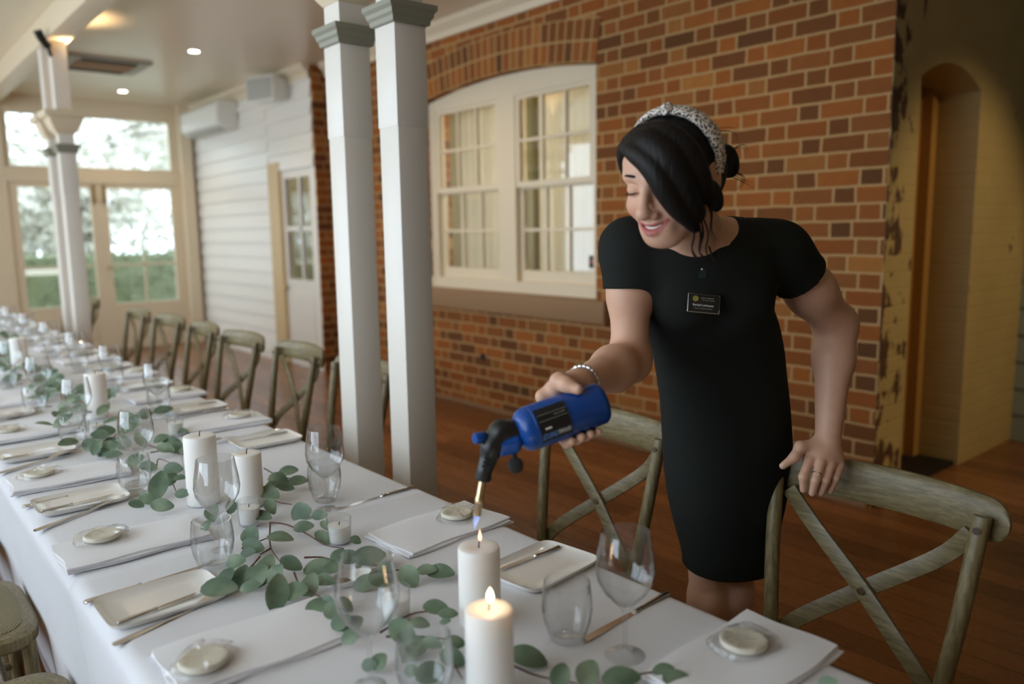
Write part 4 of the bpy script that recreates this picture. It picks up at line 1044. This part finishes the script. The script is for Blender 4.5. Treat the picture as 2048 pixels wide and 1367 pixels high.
HC = P(1345, 350, 1.40)                       # head centre
camv = lambda a, b, c: CR*a+CU*b-CF*c         # image right, image up, towards the camera
hf = nz(camv(-.62, -.42, .66)); hu = camv(-.22, .90, .36); hu = nz(hu-hf*(hu@hf)); hl = np.cross(hu, hf)
HF = np.array([hl, hf, hu])
hp = lambda x, y, z: HC+hl*x+hf*y+hu*z        # her left, forward, up
B = Field()
def HE(c, r, k=.012, op=1): B.ell(hp(*c), r, HF, k, op)
def HCn(a, b, ra, rb, k=.008, op=1): B.cone(hp(*a), hp(*b), ra, rb, k, op)
# torso rows: pixel centre, half width and depth read off the photograph
trows = []
for (py, x, hw, d, dep) in ((500, 1405, 150, 1.615, .085), (540, 1402, 150, 1.63, .100), (600, 1401, 137, 1.66, .112), (650, 1421, 136, 1.70, .108), (700, 1436, 133, 1.75, .098), (750, 1443, 131, 1.79, .096), (800, 1449, 130, 1.83, .102), (850, 1452, 129, 1.87, .112),
                            (900, 1454, 127, 1.91, .126), (950, 1453, 122, 1.94, .128), (1000, 1452, 113, 1.96, .124), (1050, 1452, 101, 1.98, .116), (1100, 1456, 90, 1.99, .108), (1128, 1455, 87, 2.0, .104)):
    q = P(x, py, d); trows.append((q[2], q[0], q[1], hw*d/FPX, dep))
SR, SL = P(1258, 500, 1.585), P(1565, 508, 1.655)
TL = nz(SL-SR); TL2 = nz([TL[0], TL[1], 0]); TF = nz([TL2[1], -TL2[0], 0]) ; TF = TF if TF @ TOC > 0 else -TF
NB = P(1403, 462, 1.625)                      # neck base
HIPZ = trows[8][0]
# body core
B.loft([r for r in trows if r[0] > .80], TL2, .02, 1, -.016)
for s, J in ((-1, SR), (1, SL)):
    B.cone(NB-np.array([0, 0, .055]), J, .055, .047, .04)
B.cone(NB-np.array([0, 0, .02]), NB+(SL-NB)*.5+np.array([0, 0, .022]), .046, .030, .04)
B.cone(NB-np.array([0, 0, .02]), NB+(SR-NB)*.45+np.array([0, 0, .012]), .042, .03, .04)
B.ell(NB+TF*.035-np.array([0, 0, .075]), (.12, .06, .075), np.array([TL2, TF, [0, 0, 1]]), .04)
SK = hp(0, -.028, -.075)
B.cone(NB-np.array([0, 0, .03]), SK, .054, .050, .03)
# clavicles and the notch between them
B.cone(NB+TF*.055-np.array([0, 0, .045]), SL+TF*.02+np.array([0, 0, .012]), .008, .009, .012)
B.cone(NB+TF*.055-np.array([0, 0, .045]), SR+TF*.02+np.array([0, 0, .012]), .008, .009, .012)
# legs
LEGC = np.array([trows[-1][1], trows[-1][2], 0])-TL2*.014
for s in (-1, 1):
    hip = np.array([trows[8][1], trows[8][2], HIPZ-.06])+TL2*.040*s-TF*.016
    kn = LEGC+np.array([0, 0, .49])+TL2*.034*s-TF*.004
    an = LEGC+np.array([0, 0, .085])+TL2*.046*s-TF*.03
    B.cone(hip, kn, .062, .046, .02); B.cone(kn, kn-np.array([0, 0, .12])-TF*.012, .052, .055, .02)
    B.cone(kn-np.array([0, 0, .12])-TF*.012, an, .053, .033, .02)
    B.cone(an-np.array([0, 0, .03])-TF*.02, an-np.array([0, 0, .055])+TF*.13, .035, .026, .02)
    B.ell(kn+TF*.035, (.03, .02, .034), None, .02)
# arms
ER, WR = P(1260, 722, 1.60), P(1157, 768, 1.392)
B.cone(SR, SR+(ER-SR)*.4, .046, .040, .03); B.cone(SR+(ER-SR)*.4, ER, .040, .036, .03)
B.cone(ER, ER+(WR-ER)*.35, .040, .040, .03); B.cone(ER+(WR-ER)*.35, WR, .041, .0245, .03)
EL, WL = P(1672, 650, 1.80), P(1656, 876, 1.755)
B.cone(SL, SL+(EL-SL)*.5, .051, .050, .03); B.cone(SL+(EL-SL)*.5, EL, .050, .043, .03)
B.cone(EL, EL+(WL-EL)*.3, .043, .041, .03); B.cone(EL+(WL-EL)*.3, WL, .041, .027, .03)
# --- hand on the chair rail
def finger(pts, rad, k=.0035): B.chain(pts, rad, k)
nails = []
LW = WL
kd = 1.742
kn_ = [P(1618, 921, kd-.004), P(1641, 926, kd-.012), P(1661, 930, kd-.008), P(1680, 931, kd+.002)]
pip = [P(1607, 953, 1.724), P(1631, 960, 1.716), P(1651, 961, 1.72), P(1671, 957, 1.728)]
tip = [P(1607, 978, 1.735), P(1625, 985, 1.73), P(1642, 985, 1.733), P(1660, 982, 1.738)]
for a, b, c, r in zip(kn_, pip, tip, (.0098, .0100, .0096, .0084)):
    B.cone(WL+(a-WL)*.12, a-CF*(-.004), .019, .0125, .012)
for i, (a, b, c, r) in enumerate(zip(kn_, pip, tip, (.0098, .0100, .0096, .0084))):
    finger([a, b, c], [r*1.15, r, r*.82], .003 if i else .006)
B.ell((WL+sum(kn_)/4)/2+CF*.004, (.036, .034, .017), np.array([nz(kn_[3]-kn_[0]), nz(sum(kn_)/4-WL), nz(np.cross(nz(kn_[3]-kn_[0]), nz(sum(kn_)/4-WL)))]), .012)
th = [P(1632, 892, 1.75), P(1601, 893, 1.742), P(1589, 914, 1.735), P(1566, 931, 1.735)]
B.chain(th, [.018, .0125, .0105, .0080], .008)
nails.append((P(1567.5, 928.5, 1.7272), nz(th[3]-th[2]), nz(-CF+CU*.5), .0105, .0085))
# --- hand around the gas canister
CA, CB = P(1207, 803, 1.338), P(1043, 862, 1.300)
cax = nz(CB-CA); CLEN = np.linalg.norm(CB-CA); CRAD = .0362
cn1 = nz(CU-cax*(CU@cax)); cn2 = nz(np.cross(cax, cn1)); cn2 = cn2 if cn2 @ CF > 0 else -cn2
def around(px_, th_, r):
    s = (px_-1207)/(1043-1207)*CLEN; a = math.radians(th_)
    return CA+cax*s+(cn1*math.cos(a)+cn2*math.sin(a))*r
fr_ = [.0094, .0098, .0093, .0082]; fx_ = [1113, 1132, 1150, 1167]
kR = [around(x, 52, CRAD+.021) for x in fx_]
for a in kR: B.cone(WR+(a-WR)*.1, a, .019, .0125, .014)
for i, (x, r) in enumerate(zip(fx_, fr_)):
    e = [0, 3, 2, -3][i]
    finger([kR[i], around(x+1, 96, CRAD+.0125), around(x+3, 140, CRAD+.0095), around(x+6, 176+e, CRAD+.0085), around(x+9, 203+e, CRAD+.008)], [r*1.15, r*1.05, r, r*.95, r*.78], .003 if i else .006)
B.chain([WR, around(1140, 40, CRAD+.020)], [.024, .017], .012)
tR = [WR+(CA-WR)*.06, around(1143, 18, CRAD+.021), around(1147, -6, CRAD+.0125), around(1158, -32, CRAD+.0092)]
B.chain(tR, [.020, .0145, .0115, .0088], .010)
tn = nz(nz(tR[3]-(CA+cax*((tR[3]-CA)@cax)))*.75-CF*.65); td = nz(tR[3]-tR[2]); tn = nz(tn-td*(tn@td)); nails.append((tR[3]+tn*.0090-td*.001, td, tn, .0115, .0098))
# --- head
HE((0, -.012, .024), (.072, .089, .076), .02)
HE((0, .026, -.030), (.0585, .064, .072), .03)
HE((0, .040, .036), (.060, .050, .046), .03)
HE((0, .066, -.090), (.021, .020, .016), .024)
for s in (-1, 1):
    HCn((s*.052, .0, -.055), (s*.018, .062, -.088), .017, .015, .03)          # jaw
    HE((s*.038, .062, -.034), (.021, .020, .018), .024)                        # smiling cheek
    HCn((s*.012, .089, .020), (s*.044, .070, .020), .009, .008, .014)          # brow
    HE((s*.031, .098, .002), (.017, .016, .0125), .012, -1)                    # eye socket
    HE((s*.031, .0745, -.001), (.0155, .0145, .0125), .004)                    # closed looking lid
    HE((s*.0125, .099, -.042), (.0085, .0095, .0075), .008)                    # nostril wing
    HE((s*.074, -.010, -.010), (.008, .021, .030), .008); HE((s*.081, -.004, -.008), (.005, .011, .017), .005, -1)
    HE((s*.073, -.004, -.038), (.007, .010, .011), .006)
HCn((0, .088, .014), (0, .112, -.030), .0075, .0095, .012)
HE((0, .1125, -.035), (.0105, .0105, .0095), .010)
HE((0, .079, -.068), (.030, .017, .022), .016)                                 # muzzle
def mouth(u): return (.0300*u, .0965-.0225*u*u, -.0650+.0110*u*u)
for i in range(8):
    u0, u1 = -1+.25*i, -1+.25*(i+1)
    p0, p1 = mouth(u0), mouth(u1); t0, t1 = 1-abs(u0)**2.2, 1-abs(u1)**2.2
    up = lambda p, t: (p[0], p[1]-.002, p[2]+.0046+.0020*t); dn = lambda p, t: (p[0], p[1]-.0015, p[2]-.0048-.0044*t)
    HCn(up(p0, t0), up(p1, t1), .0022+.0022*t0, .0022+.0022*t1, .004)
    HCn(dn(p0, t0), dn(p1, t1), .0022+.0034*t0, .0022+.0034*t1, .004)
for i in range(8):
    u0, u1 = -.86+.215*i, -.86+.215*(i+1); p0, p1 = mouth(u0), mouth(u1); t0, t1 = 1-abs(u0)**2, 1-abs(u1)**2
    HCn((p0[0], p0[1]+.001, p0[2]-.0008*t0), (p1[0], p1[1]+.001, p1[2]-.0008*t1), .0013+.0024*t0, .0013+.0024*t1, .0015, -1)
person = thing('person', 'woman in a black short sleeved dress and spotted headband leaning to light a candle', 'person', (float(trows[-1][1]), float(trows[-1][2]), 0))
PO = Vector(person.location)
def ppart(name, me):
    o = link(name, me, person); o.matrix_parent_inverse = Matrix.Translation(-PO); return o
me, pos = B.mesh('body', .0021, MAT['skin'])
L = (pos-HC)@HF.T
u = L[:, 0]/.0300; uc = np.clip(u, -1, 1); mz = -.0650+.0110*uc*uc; t = np.clip(1-np.abs(uc)**2.2, 0, 1)
dz = L[:, 2]-mz; dev = np.where(dz > 0, dz/(.0085*(.35+.65*t)), -dz/(.0140*(.3+.7*t)))
lips = np.clip((1.12-dev)/.3, 0, 1)*(np.abs(u) < 1.06)*(L[:, 1] > .07)
at = me.attributes.new('lips', 'FLOAT', 'POINT'); at.data.foreach_set('value', lips.astype(np.float32))
bl = sum(np.exp(-(((L[:, 0]-s*.042)/.022)**2+((L[:, 2]+.034)/.018)**2+((L[:, 1]-.06)/.03)**2)) for s in (-1, 1))
at = me.attributes.new('blush', 'FLOAT', 'POINT'); at.data.foreach_set('value', bl.astype(np.float32))
body = ppart('body', me)
# teeth, eyes, lashes, brows
m = MB(); rs = []
for i in range(15):
    uu = -.8+1.6*i/14; p = mouth(uu); rs.append([tuple(hp(p[0], p[1]-.0030, p[2]+.0048)), tuple(hp(p[0], p[1]-.0018, p[2]-.0022)), tuple(hp(p[0], p[1]-.008, p[2]-.0022)), tuple(hp(p[0], p[1]-.008, p[2]+.0048))])
m.rings(rs, True, True); ppart('teeth', m.mesh('teeth', MAT['teeth']))
for s in (-1, 1):
    m = MB(); arc = []
    for i in range(13):
        w = -1+2*i/12; arc.append(hp(s*.031+.0150*w, .0872-.0075*w*w, -.0058+.0030*w*w-.0012*s*w))
    m.tube(arc, [.0004+.0011*math.sin(PI*(i+.5)/13) for i in range(13)], 6)
    for i in range(1, 12):
        w = -1+2*i/12; q = arc[i]; m.tube([q, q+hf*.0035-hu*.0022+hl*.0015*w, q+hf*.006-hu*.0022+hl*.004*w], [.0007, .0005, .0002], 5)
    ppart('eyelashes', m.mesh('eyelashes', MAT['lash']))
    m = MB()
    rs = []
    for i in range(11):
        w = i/10; x = s*(.013+.038*w); z = .0215+.0075*math.sin(PI*(.2+.62*w))-.004*w; y = .1005-.027*w*w-.001
        rs.append(hp(x, y-.001, z))
    m.tube(rs, [.0026, .0032, .0033, .0032, .0030, .0028, .0025, .0021, .0017, .0012, .0006], 6, flat=.8); ppart('eyebrow', m.mesh('eyebrow', MAT['lash']))
for c, d, nn, ln, wd in nails:
    m = MB(); s_ = np.cross(nn, d); rs = []
    for i in range(6):
        v = i/5; hw = wd*.5*(1-.25*(2*v-1)**4); rs.append([c+d*ln*(v-.5)+s_*hw*w-nn*(.0018*w*w+.0012*(v-.5)**2*4) for w in (-1, -.5, 0, .5, 1)]+[c+d*ln*(v-.5)+s_*hw*w-nn*(.0018*w*w+.003) for w in (1, 0, -1)])
    m.rings(rs); ppart('fingernail', m.mesh('fingernail', MAT['nail']))
# --- dress
Dm = Field()
Dm.loft(trows, TL2, .03, 1, 0.0)
for s, J in ((-1, SR), (1, SL)): Dm.cone(NB-np.array([0, 0, .052]), J, .062, .053, .04)
Dm.cone(NB-np.array([0, 0, .02]), NB+(SL-NB)*.62+np.array([0, 0, .018]), .052, .036, .04)
Dm.cone(NB-np.array([0, 0, .02]), NB+(SR-NB)*.62+np.array([0, 0, .010]), .048, .036, .04)
Dm.ell(NB+TF*.035-np.array([0, 0, .078]), (.126, .064, .08), np.array([TL2, TF, [0, 0, 1]]), .04)
fr3 = np.array([TL2, TF, [0, 0, 1]])
for s in (-1, 1): Dm.ell(P(1401, 592, 1.66)+TL2*.062*s+TF*.062, (.058, .048, .058), fr3, .035)
aR = nz(ER-SR); Dm.cone(SR-aR*.01, SR+aR*.16, .054, .052, .03, 1, [(P(1233, 577, 1.58), nz(aR+np.array([0, 0, -.2])))])
aL = nz(EL-SL); Dm.cone(SL-aL*.02, SL+aL*.17, .058, .064, .03, 1, [(P(1586, 568, 1.70), nz(aL*.8+np.array([0, 0, -.25])+CR*.25))])
# round neckline
nk = P(1392, 452, 1.60); nax = nz(TF*.55+np.array([0, 0, 1.0]))
Dm.cone(nk-nax*.03, nk+nax*.25, .079, .095, .010, -1)
me, _ = Dm.mesh('dress', .0036, MAT['dress'])
ppart('dress', me)
# --- hair
Hm = Field()
def XE(c, r, k=.015, op=1): Hm.ell(hp(*c), r, HF, k, op)
def XC(pts, rad, k=.012, n=5):
    sp = spline([hp(*q) for q in pts], n); rr = np.interp(np.linspace(0, len(pts)-1, len(sp)), range(len(pts)), rad); Hm.chain(sp, rr, k)
XE((0, -.018, .026), (.079, .092, .081), .02)
XE((0, -.055, -.020), (.066, .062, .060), .03)
XE((0, .100, -.040), (.075, .085, .095), .012, -1)                # open the face
XE((-.045, .085, .010), (.052, .060, .070), .010, -1)
XE((.0, .02, -.125), (.08, .10, .05), .01, -1)
XC([(-.036, .068, .070), (-.006, .090, .064), (.026, .100, .040), (.042, .101, .004), (.052, .090, -.032), (.060, .074, -.058), (.064, .060, -.082)], [.010, .014, .016, .015, .012, .008, .003])
XC([(-.034, .056, .080), (.010, .076, .076), (.044, .082, .050), (.060, .078, .012), (.066, .066, -.030), (.070, .050, -.060)], [.012, .018, .020, .018, .014, .007])
XC([(-.030, .040, .086), (.026, .050, .082), (.062, .052, .048), (.074, .044, .006), (.076, .030, -.034)], [.012, .018, .019, .016, .010])
XC([(-.036, .064, .074), (-.056, .048, .055), (-.068, .026, .018), (-.071, .006, -.030)], [.009, .012, .012, .008])
XC([(.070, .020, -.020), (.076, .012, -.030), (.079, .008, -.046), (.078, .004, -.060)], [.012, .010, .008, .004])
XE((.024, -.106, -.010), (.037, .034, .037), .008)                # bun
XC([(.016, -.10, .014), (.046, -.120, .004), (.046, -.128, -.028), (.016, -.134, -.028)], [.012, .014, .014, .012], .004)
me, _ = Hm.mesh('hair', .0024, MAT['hair'])
hair = ppart('hair', me)
g = np.random.default_rng(5)
for pts, r in (([(.060, .076, -.055), (.066, .070, -.085), (.060, .074, -.112), (.066, .070, -.135)], .0022), ([(.070, .050, -.050), (.078, .052, -.085), (.072, .060, -.118), (.088, .048, -.138), (.098, .034, -.130)], .0022), ([(.068, .058, -.055), (.072, .060, -.085), (.068, .064, -.11)], .0018),
               ([(.05, -.13, -.03), (.075, -.12, -.045), (.07, -.10, -.06)], .0008), ([(.04, -.14, .0), (.07, -.145, .01), (.085, -.13, .0)], .0008), ([(.06, -.06, .06), (.09, -.07, .055), (.10, -.06, .04)], .0006), ([(.03, -.14, -.04), (.06, -.15, -.06), (.085, -.13, -.065)], .0007), ([(.072, .03, -.03), (.082, .03, -.06), (.08, .036, -.09), (.084, .03, -.115)], .0014)):
    m = MB()
    for q in range(3):
        off = g.normal(0, .0022, 3); m.tube(spline([hp(*(np.array(a)+off*(i+1)*.6)) for i, a in enumerate(pts)], 5), [r*(1-.75*i/(5*(len(pts)-1))) for i in range(5*(len(pts)-1)+1)], 5)
    link('loose_lock', m.mesh('loose_lock', MAT['hair']), hair)
# headband with a soft knot on top
m = MB(); rs = []
for i in range(41):
    a = math.radians(-112+224*i/40); bump_ = 1+.05*math.sin(i*1.9)+.03*math.sin(i*4.3)
    c = np.array([.084*math.sin(a), -.006-.016*abs(math.sin(a)), .027+.085*math.cos(a)]); out = nz([math.sin(a)/.083, 0, math.cos(a)/.083])
    w = (.0215 if abs(a) < 1.2 else .0215-.011*(abs(a)-1.2)/.75)*bump_; th_ = .0075*bump_
    rs.append([tuple(hp(*(c+out*th_*math.sin(t)+np.array([0, 1, 0])*w*math.cos(t)))) for t in [2*PI*j/14 for j in range(14)]])
m.rings(rs); hb = ppart('headband', m.mesh('headband', MAT['band']))
m = MB(); rs = []
for i in range(13):
    v = -1+2*i/12; rr = .011*math.sqrt(max(.05, 1-v*v*.8)); c = hp(.006+.006*v, -.006+.023*v, .113+.003*math.cos(v*2))
    rs.append([tuple(c+hl*rr*math.cos(t)*1.1+hu*rr*.8*math.sin(t)) for t in [2*PI*j/12 for j in range(12)]])
m.rings(rs); k = link('knot', m.mesh('knot', MAT['band']), hb)
# earrings, earpiece cord, name badge, bracelet, ring, shoes
m = MB(); e0 = hp(.081, .0, -.046)
m.tube([e0+CR*.005*math.cos(a)-CU*(.006-.005*math.sin(a)) for a in [2*PI*i/12 for i in range(13)]], .0008, 6); m.ball(e0, .0022, 8, 6)
m.ball(e0-hf*.010+hu*.008, .002, 8, 6)
ppart('earring', m.mesh('earring', MAT['silver']))
m = MB()
ch = [P(1393, 398, 1.40), P(1396, 430, 1.44), P(1406, 465, 1.49), P(1416, 488, 1.50), P(1422, 505, 1.515), P(1429, 530, 1.525), P(1431, 560, 1.535), P(1425, 574, 1.545), P(1414, 570, 1.545), P(1409, 552, 1.535)]
m.tube(spline(ch, 6), .0016, 7); cord = ppart('earpiece_cord', m.mesh('earpiece_cord', MAT['blackmatt']))
fb = np.array([CR, CU, -CF])
def cbox(m, c, w, h, t, fr):
    m.rings([[tuple(c+fr[0]*a*w/2+fr[1]*b_*h/2+fr[2]*z*t/2) for a, b_ in ((-1, -1), (1, -1), (1, 1), (-1, 1))] for z in (-1, 1)]); return m
m = cbox(MB(), P(1404, 539, 1.525), .015, .034, .009, fb); o = link('microphone', m.mesh('microphone', plain('teal_black', srgb(20, 40, 42), .3), bevel=.003), cord)
m = MB(); m.ball(P(1404, 538, 1.519), .0018, 8, 6); link('indicator', m.mesh('indicator', MAT['plastic']), cord)
bn = nz(-CF*.8+TF*.4+np.array([0, 0, .12])); bx = nz(CR*.99-CU*.085); bx = nz(bx-bn*(bx@bn)); by = np.cross(bn, bx); bfr = np.array([bx, by, bn])
bc = P(1407, 607, 1.528)
bdg = ppart('name_badge', cbox(MB(), bc, .0645, .0375, .003, bfr).mesh('name_badge', MAT['black'], bevel=.0009))
m = MB(); Z0 = bc+bn*.0018
edge = [(-.031, -.0175), (.031, -.0175), (.031, .0175), (-.031, .0175), (-.031, -.0175)]
m.tube([Z0+bx*a+by*b_ for a, b_ in edge], .00035, 5); m.tube([Z0+bx*a-by*.0176 for a in (-.0305, .0305)], .0008, 6)
link('border', m.mesh('border', MAT['silver']), bdg)
m = MB(); cc = Z0-bx*.0165+by*.0085
for i in range(6):
    a = PI/3*i+.5; q = cc+(bx*math.cos(a)+by*math.sin(a))*.0033
    m.rings([[tuple(q+(bx*math.cos(t)+by*math.sin(t))*.0027*r+bn*z) for t in [2*PI*j/10 for j in range(10)]] for r, z in ((1, 0), (.9, .0005))])
link('emblem', m.mesh('emblem', MAT['gold']), bdg)
def badge_text(body_, size, x, y, mat, name):
    tm = text_mesh(body_, size, .0001); M4 = Matrix(((bx[0], by[0], bn[0], 0), (bx[1], by[1], bn[1], 0), (bx[2], by[2], bn[2], 0), (0, 0, 0, 1)))
    M4.translation = Vector(Z0+bx*x+by*y+bn*.0002); tm.transform(M4); tm.materials.append(mat); link(name, tm, bdg)
badge_text('Rachel Lehmann', .0062, -.001, -.0035, MAT['labeltext'], 'lettering')
for row, hgt, wordsx in ((.0105, .0008, ((-.006, .004), (.0055, .019))), (.0062, .0005, ((-.004, .002), (.003, .010), (.011, .021))), (-.0098, .0006, ((-.019, -.010), (-.009, -.007), (-.006, .004), (.005, .017)))):
    m = MB()
    for xa, xb in wordsx: m.tube([Z0+bx*xa+by*row, Z0+bx*xb+by*row], hgt, 6, flat=.3, up=bn)
    link('small_print', m.mesh('small_print', MAT['dimtext']), bdg)
m = MB(); br = ppart('bracelet', MB().tube([WR+(ER-WR)*.08+(nz(np.cross(nz(ER-WR), CU))*math.cos(a)+nz(np.cross(nz(ER-WR), np.cross(nz(ER-WR), CU)))*math.sin(a))*.0285 for a in [2*PI*i/28 for i in range(29)]], .0012, 6).mesh('bracelet', MAT['silver']))
wa = nz(ER-WR); w1 = nz(np.cross(wa, CU)); w2 = np.cross(wa, w1); wc = WR+(ER-WR)*.08
for i in range(22):
    a = 2*PI*i/22; q = wc+(w1*math.cos(a)+w2*math.sin(a))*.0288; tg = -w1*math.sin(a)+w2*math.cos(a)
    mm = MB(); L_ = .0034 if i % 3 else .0042; r0 = .0040 if i % 3 else .0048
    mm.tube([q-tg*L_, q-tg*L_*.7, q+tg*L_*.7, q+tg*L_], [r0*.6, r0, r0, r0*.6], 10); link('bead', mm.mesh('bead', MAT['silver']), br)
a, b_ = kn_[1], pip[1]; rc_ = a+(b_-a)*.62; ra = nz(b_-a); r1 = nz(np.cross(ra, CR)); r2 = np.cross(ra, r1)
ppart('finger_ring', MB().tube([rc_+(r1*math.cos(t)+r2*math.sin(t))*.0112 for t in [2*PI*i/20 for i in range(21)]], .0011, 6).ball(rc_-CF*.0115, .002, 8, 6).mesh('finger_ring', MAT['silver']))
for s in (-1, 1):
    an = LEGC+np.array([0, 0, .085])+TL2*.046*s-TF*.03
    sh = Field(); sh.cone(an-np.array([0, 0, .045])-TF*.025, an-np.array([0, 0, .058])+TF*.14, .040, .031, .02, 1, [(np.array([0, 0, .0]), np.array([0, 0, -1.0]))]); sh.cone(an+np.array([0, 0, .02]), an+np.array([0, 0, .09]), .032, .036, .006, -1)
    me, _ = sh.mesh('shoe', .004, MAT['blackmatt']); ppart('shoe', me)
# ------------------------------------------------------------------ the gas torch
torch = thing('gas_torch', 'blue gas torch with black head in the woman\'s grip, flame pointing down', 'torch', tuple(float(q) for q in CA))
TO = Vector(torch.location)
def tpart(name, me, parent=None):
    o = link(name, me, parent or torch)
    if parent is None: o.matrix_parent_inverse = Matrix.Translation(-TO)
    return o
def turn(prof, mat, name, c0=CA, ax=cax, a1=cn1, n=36):
    a2 = np.cross(ax, a1); rs = [[tuple(c0+ax*z+(a1*math.cos(2*PI*j/n)+a2*math.sin(2*PI*j/n))*r) for j in range(n)] for z, r in prof]
    return tpart(name, MB().rings(rs).mesh(name, mat))
turn([(0, .020), (.0015, .031), (.007, .0355), (.012, CRAD), (CLEN*.50, CRAD)], MAT['bluecan'], 'canister')
turn([(CLEN*.48, CRAD-.001), (CLEN*.485, CRAD+.001), (CLEN*.88, CRAD+.001), (CLEN*.90, CRAD-.002)], MAT['blue'], 'shroud')
turn([(CLEN*.88, CRAD-.004), (CLEN*.885, CRAD+.0005), (CLEN*.93, CRAD+.001), (CLEN*1.0, CRAD-.003), (CLEN*1.05, .024), (CLEN*1.06, .012)], MAT['blue'], 'collar')
a2 = np.cross(cax, cn1)
def cyl(s, th_, r): a = math.radians(th_); return CA+cax*s+(cn1*math.cos(a)-cn2*math.sin(a))*r   # positive angles turn to the camera
m = MB(); rs = []
for i in range(13):
    th_ = 38+92*i/12; rs.append([tuple(cyl(CLEN*.50, th_, CRAD+.0018)), tuple(cyl(CLEN*.86, th_, CRAD+.0018)), tuple(cyl(CLEN*.86, th_, CRAD)), tuple(cyl(CLEN*.50, th_, CRAD))])
m.rings(rs); lab = tpart('label', m.mesh('label', MAT['label'])); lab['label'] = 'black printed label panel'
def wrap_text(body_, size, s, th_, mat, xs=.6, flip=True):
    tm = text_mesh(body_, size, .00015)
    for v in tm.vertices:
        x, y, z = v.co; x *= xs; x, y = (-x, -y) if flip else (x, y)
        v.co = Vector(cyl(s-x, th_-math.degrees(y/CRAD), CRAD+.0020+z))
    tm.materials.append(mat); o = link('lettering', tm, lab); return o
wrap_text('DISPOSABLE', .0100, CLEN*.592, 112, MAT['labeltext'], .42)
wrap_text('SMARTLET', .0130, CLEN*.765, 113, MAT['labelblue'], .42)
m = MB(); m.tube([cyl(CLEN*.73, 94, CRAD+.002), cyl(CLEN*.80, 94, CRAD+.002)], .0016, 6)
link('small_print', m.mesh('small_print', MAT['labeltext']), lab)
m = MB()
for sa, sb in ((.53, .575), (.585, .60), (.61, .66)): m.tube([cyl(CLEN*sa, 66, CRAD+.002), cyl(CLEN*sb, 66, CRAD+.002)], .0008, 5)
link('small_print', m.mesh('small_print', MAT['dimtext']), lab)
m = MB()
for th_ in (58, 74): m.tube([cyl(CLEN*.51, th_, CRAD+.002), cyl(CLEN*.84, th_, CRAD+.002)], .0005, 5)
link('label_line', m.mesh('label_line', MAT['dimtext']), lab)
# head: neck from the collar, elbow, grip sleeve, barrel and tip
h0 = P(1048, 860, 1.300); h1 = P(1003, 864, 1.292); h2 = P(985, 890, 1.288); h3 = P(968, 945, 1.288)
F2 = Field()
F2.cone(h0, h1, .019, .0185, .01); F2.cone(h1, h2, .0195, .0175, .012); F2.cone(h2, h3, .0165, .0125, .012)
me, _ = F2.mesh('torch_head', .0022, MAT['black']); tpart('torch_head', me)
ba = nz(P(955, 1022, 1.296)-h3)
m = MB()
for i in range(4):
    q = h2+(h3-h2)*(.28+.14*i); m.tube([q+CR*.006-CF*.0150, q-CR*.007-CF*.0152], .0022, 6)
tpart('grip_rib', m.mesh('grip_rib', MAT['blackmatt']))
turn([(0, .0125), (.012, .0135), (.016, .0125), (.017, .008)], MAT['blackmatt'], 'barrel_sleeve', h3-ba*.004, ba, nz(np.cross(ba, CF)), 24)
turn([(0, .0062), (.034, .0062), (.035, .0070), (.048, .0070), (.049, .0064), (.066, .0064), (.066, .0050)], MAT['brass'], 'nozzle', h3+ba*.006, ba, nz(np.cross(ba, CF)), 22)
tp = h3+ba*.072
turn([(0, .0045), (.005, .0052), (.011, .0040), (.018, .0018), (.024, .0003)], MAT['blueflame'], 'blue_flame', tp, ba, nz(np.cross(ba, CF)), 16)
k0 = P(972, 872, 1.285); k1 = P(946, 878, 1.270); kx = nz(k1-k0)
turn([(0, .007), (.004, .0095), (.020, .0095), (.0225, .0075)], MAT['blue'], 'gas_knob', k0, kx, nz(np.cross(kx, CU)), 20)
g0 = P(998, 887, 1.282); g1 = P(1032, 882, 1.285); G2 = Field(); G2.cone(g0, g1, .010, .0115, .006); G2.cone(P(1004, 902, 1.285), P(1030, 896, 1.287), .0085, .009, .008)
me, _ = G2.mesh('trigger', .002, MAT['blue']); tpart('trigger', me)
d0 = P(1028, 905, 1.288); d1 = P(1031, 930, 1.285)
m = MB(); m.tube([d0, d0+(d1-d0)*.6], .0042, 12); tpart('dial_stem', m.mesh('dial_stem', MAT['blackmatt']))
dx = nz(-CF+CU*.2); turn([(-.006, .010), (-.005, .0130), (.005, .0130), (.006, .011)], MAT['blackmatt'], 'dial', d1, dx, nz(np.cross(dx, CU)), 24)
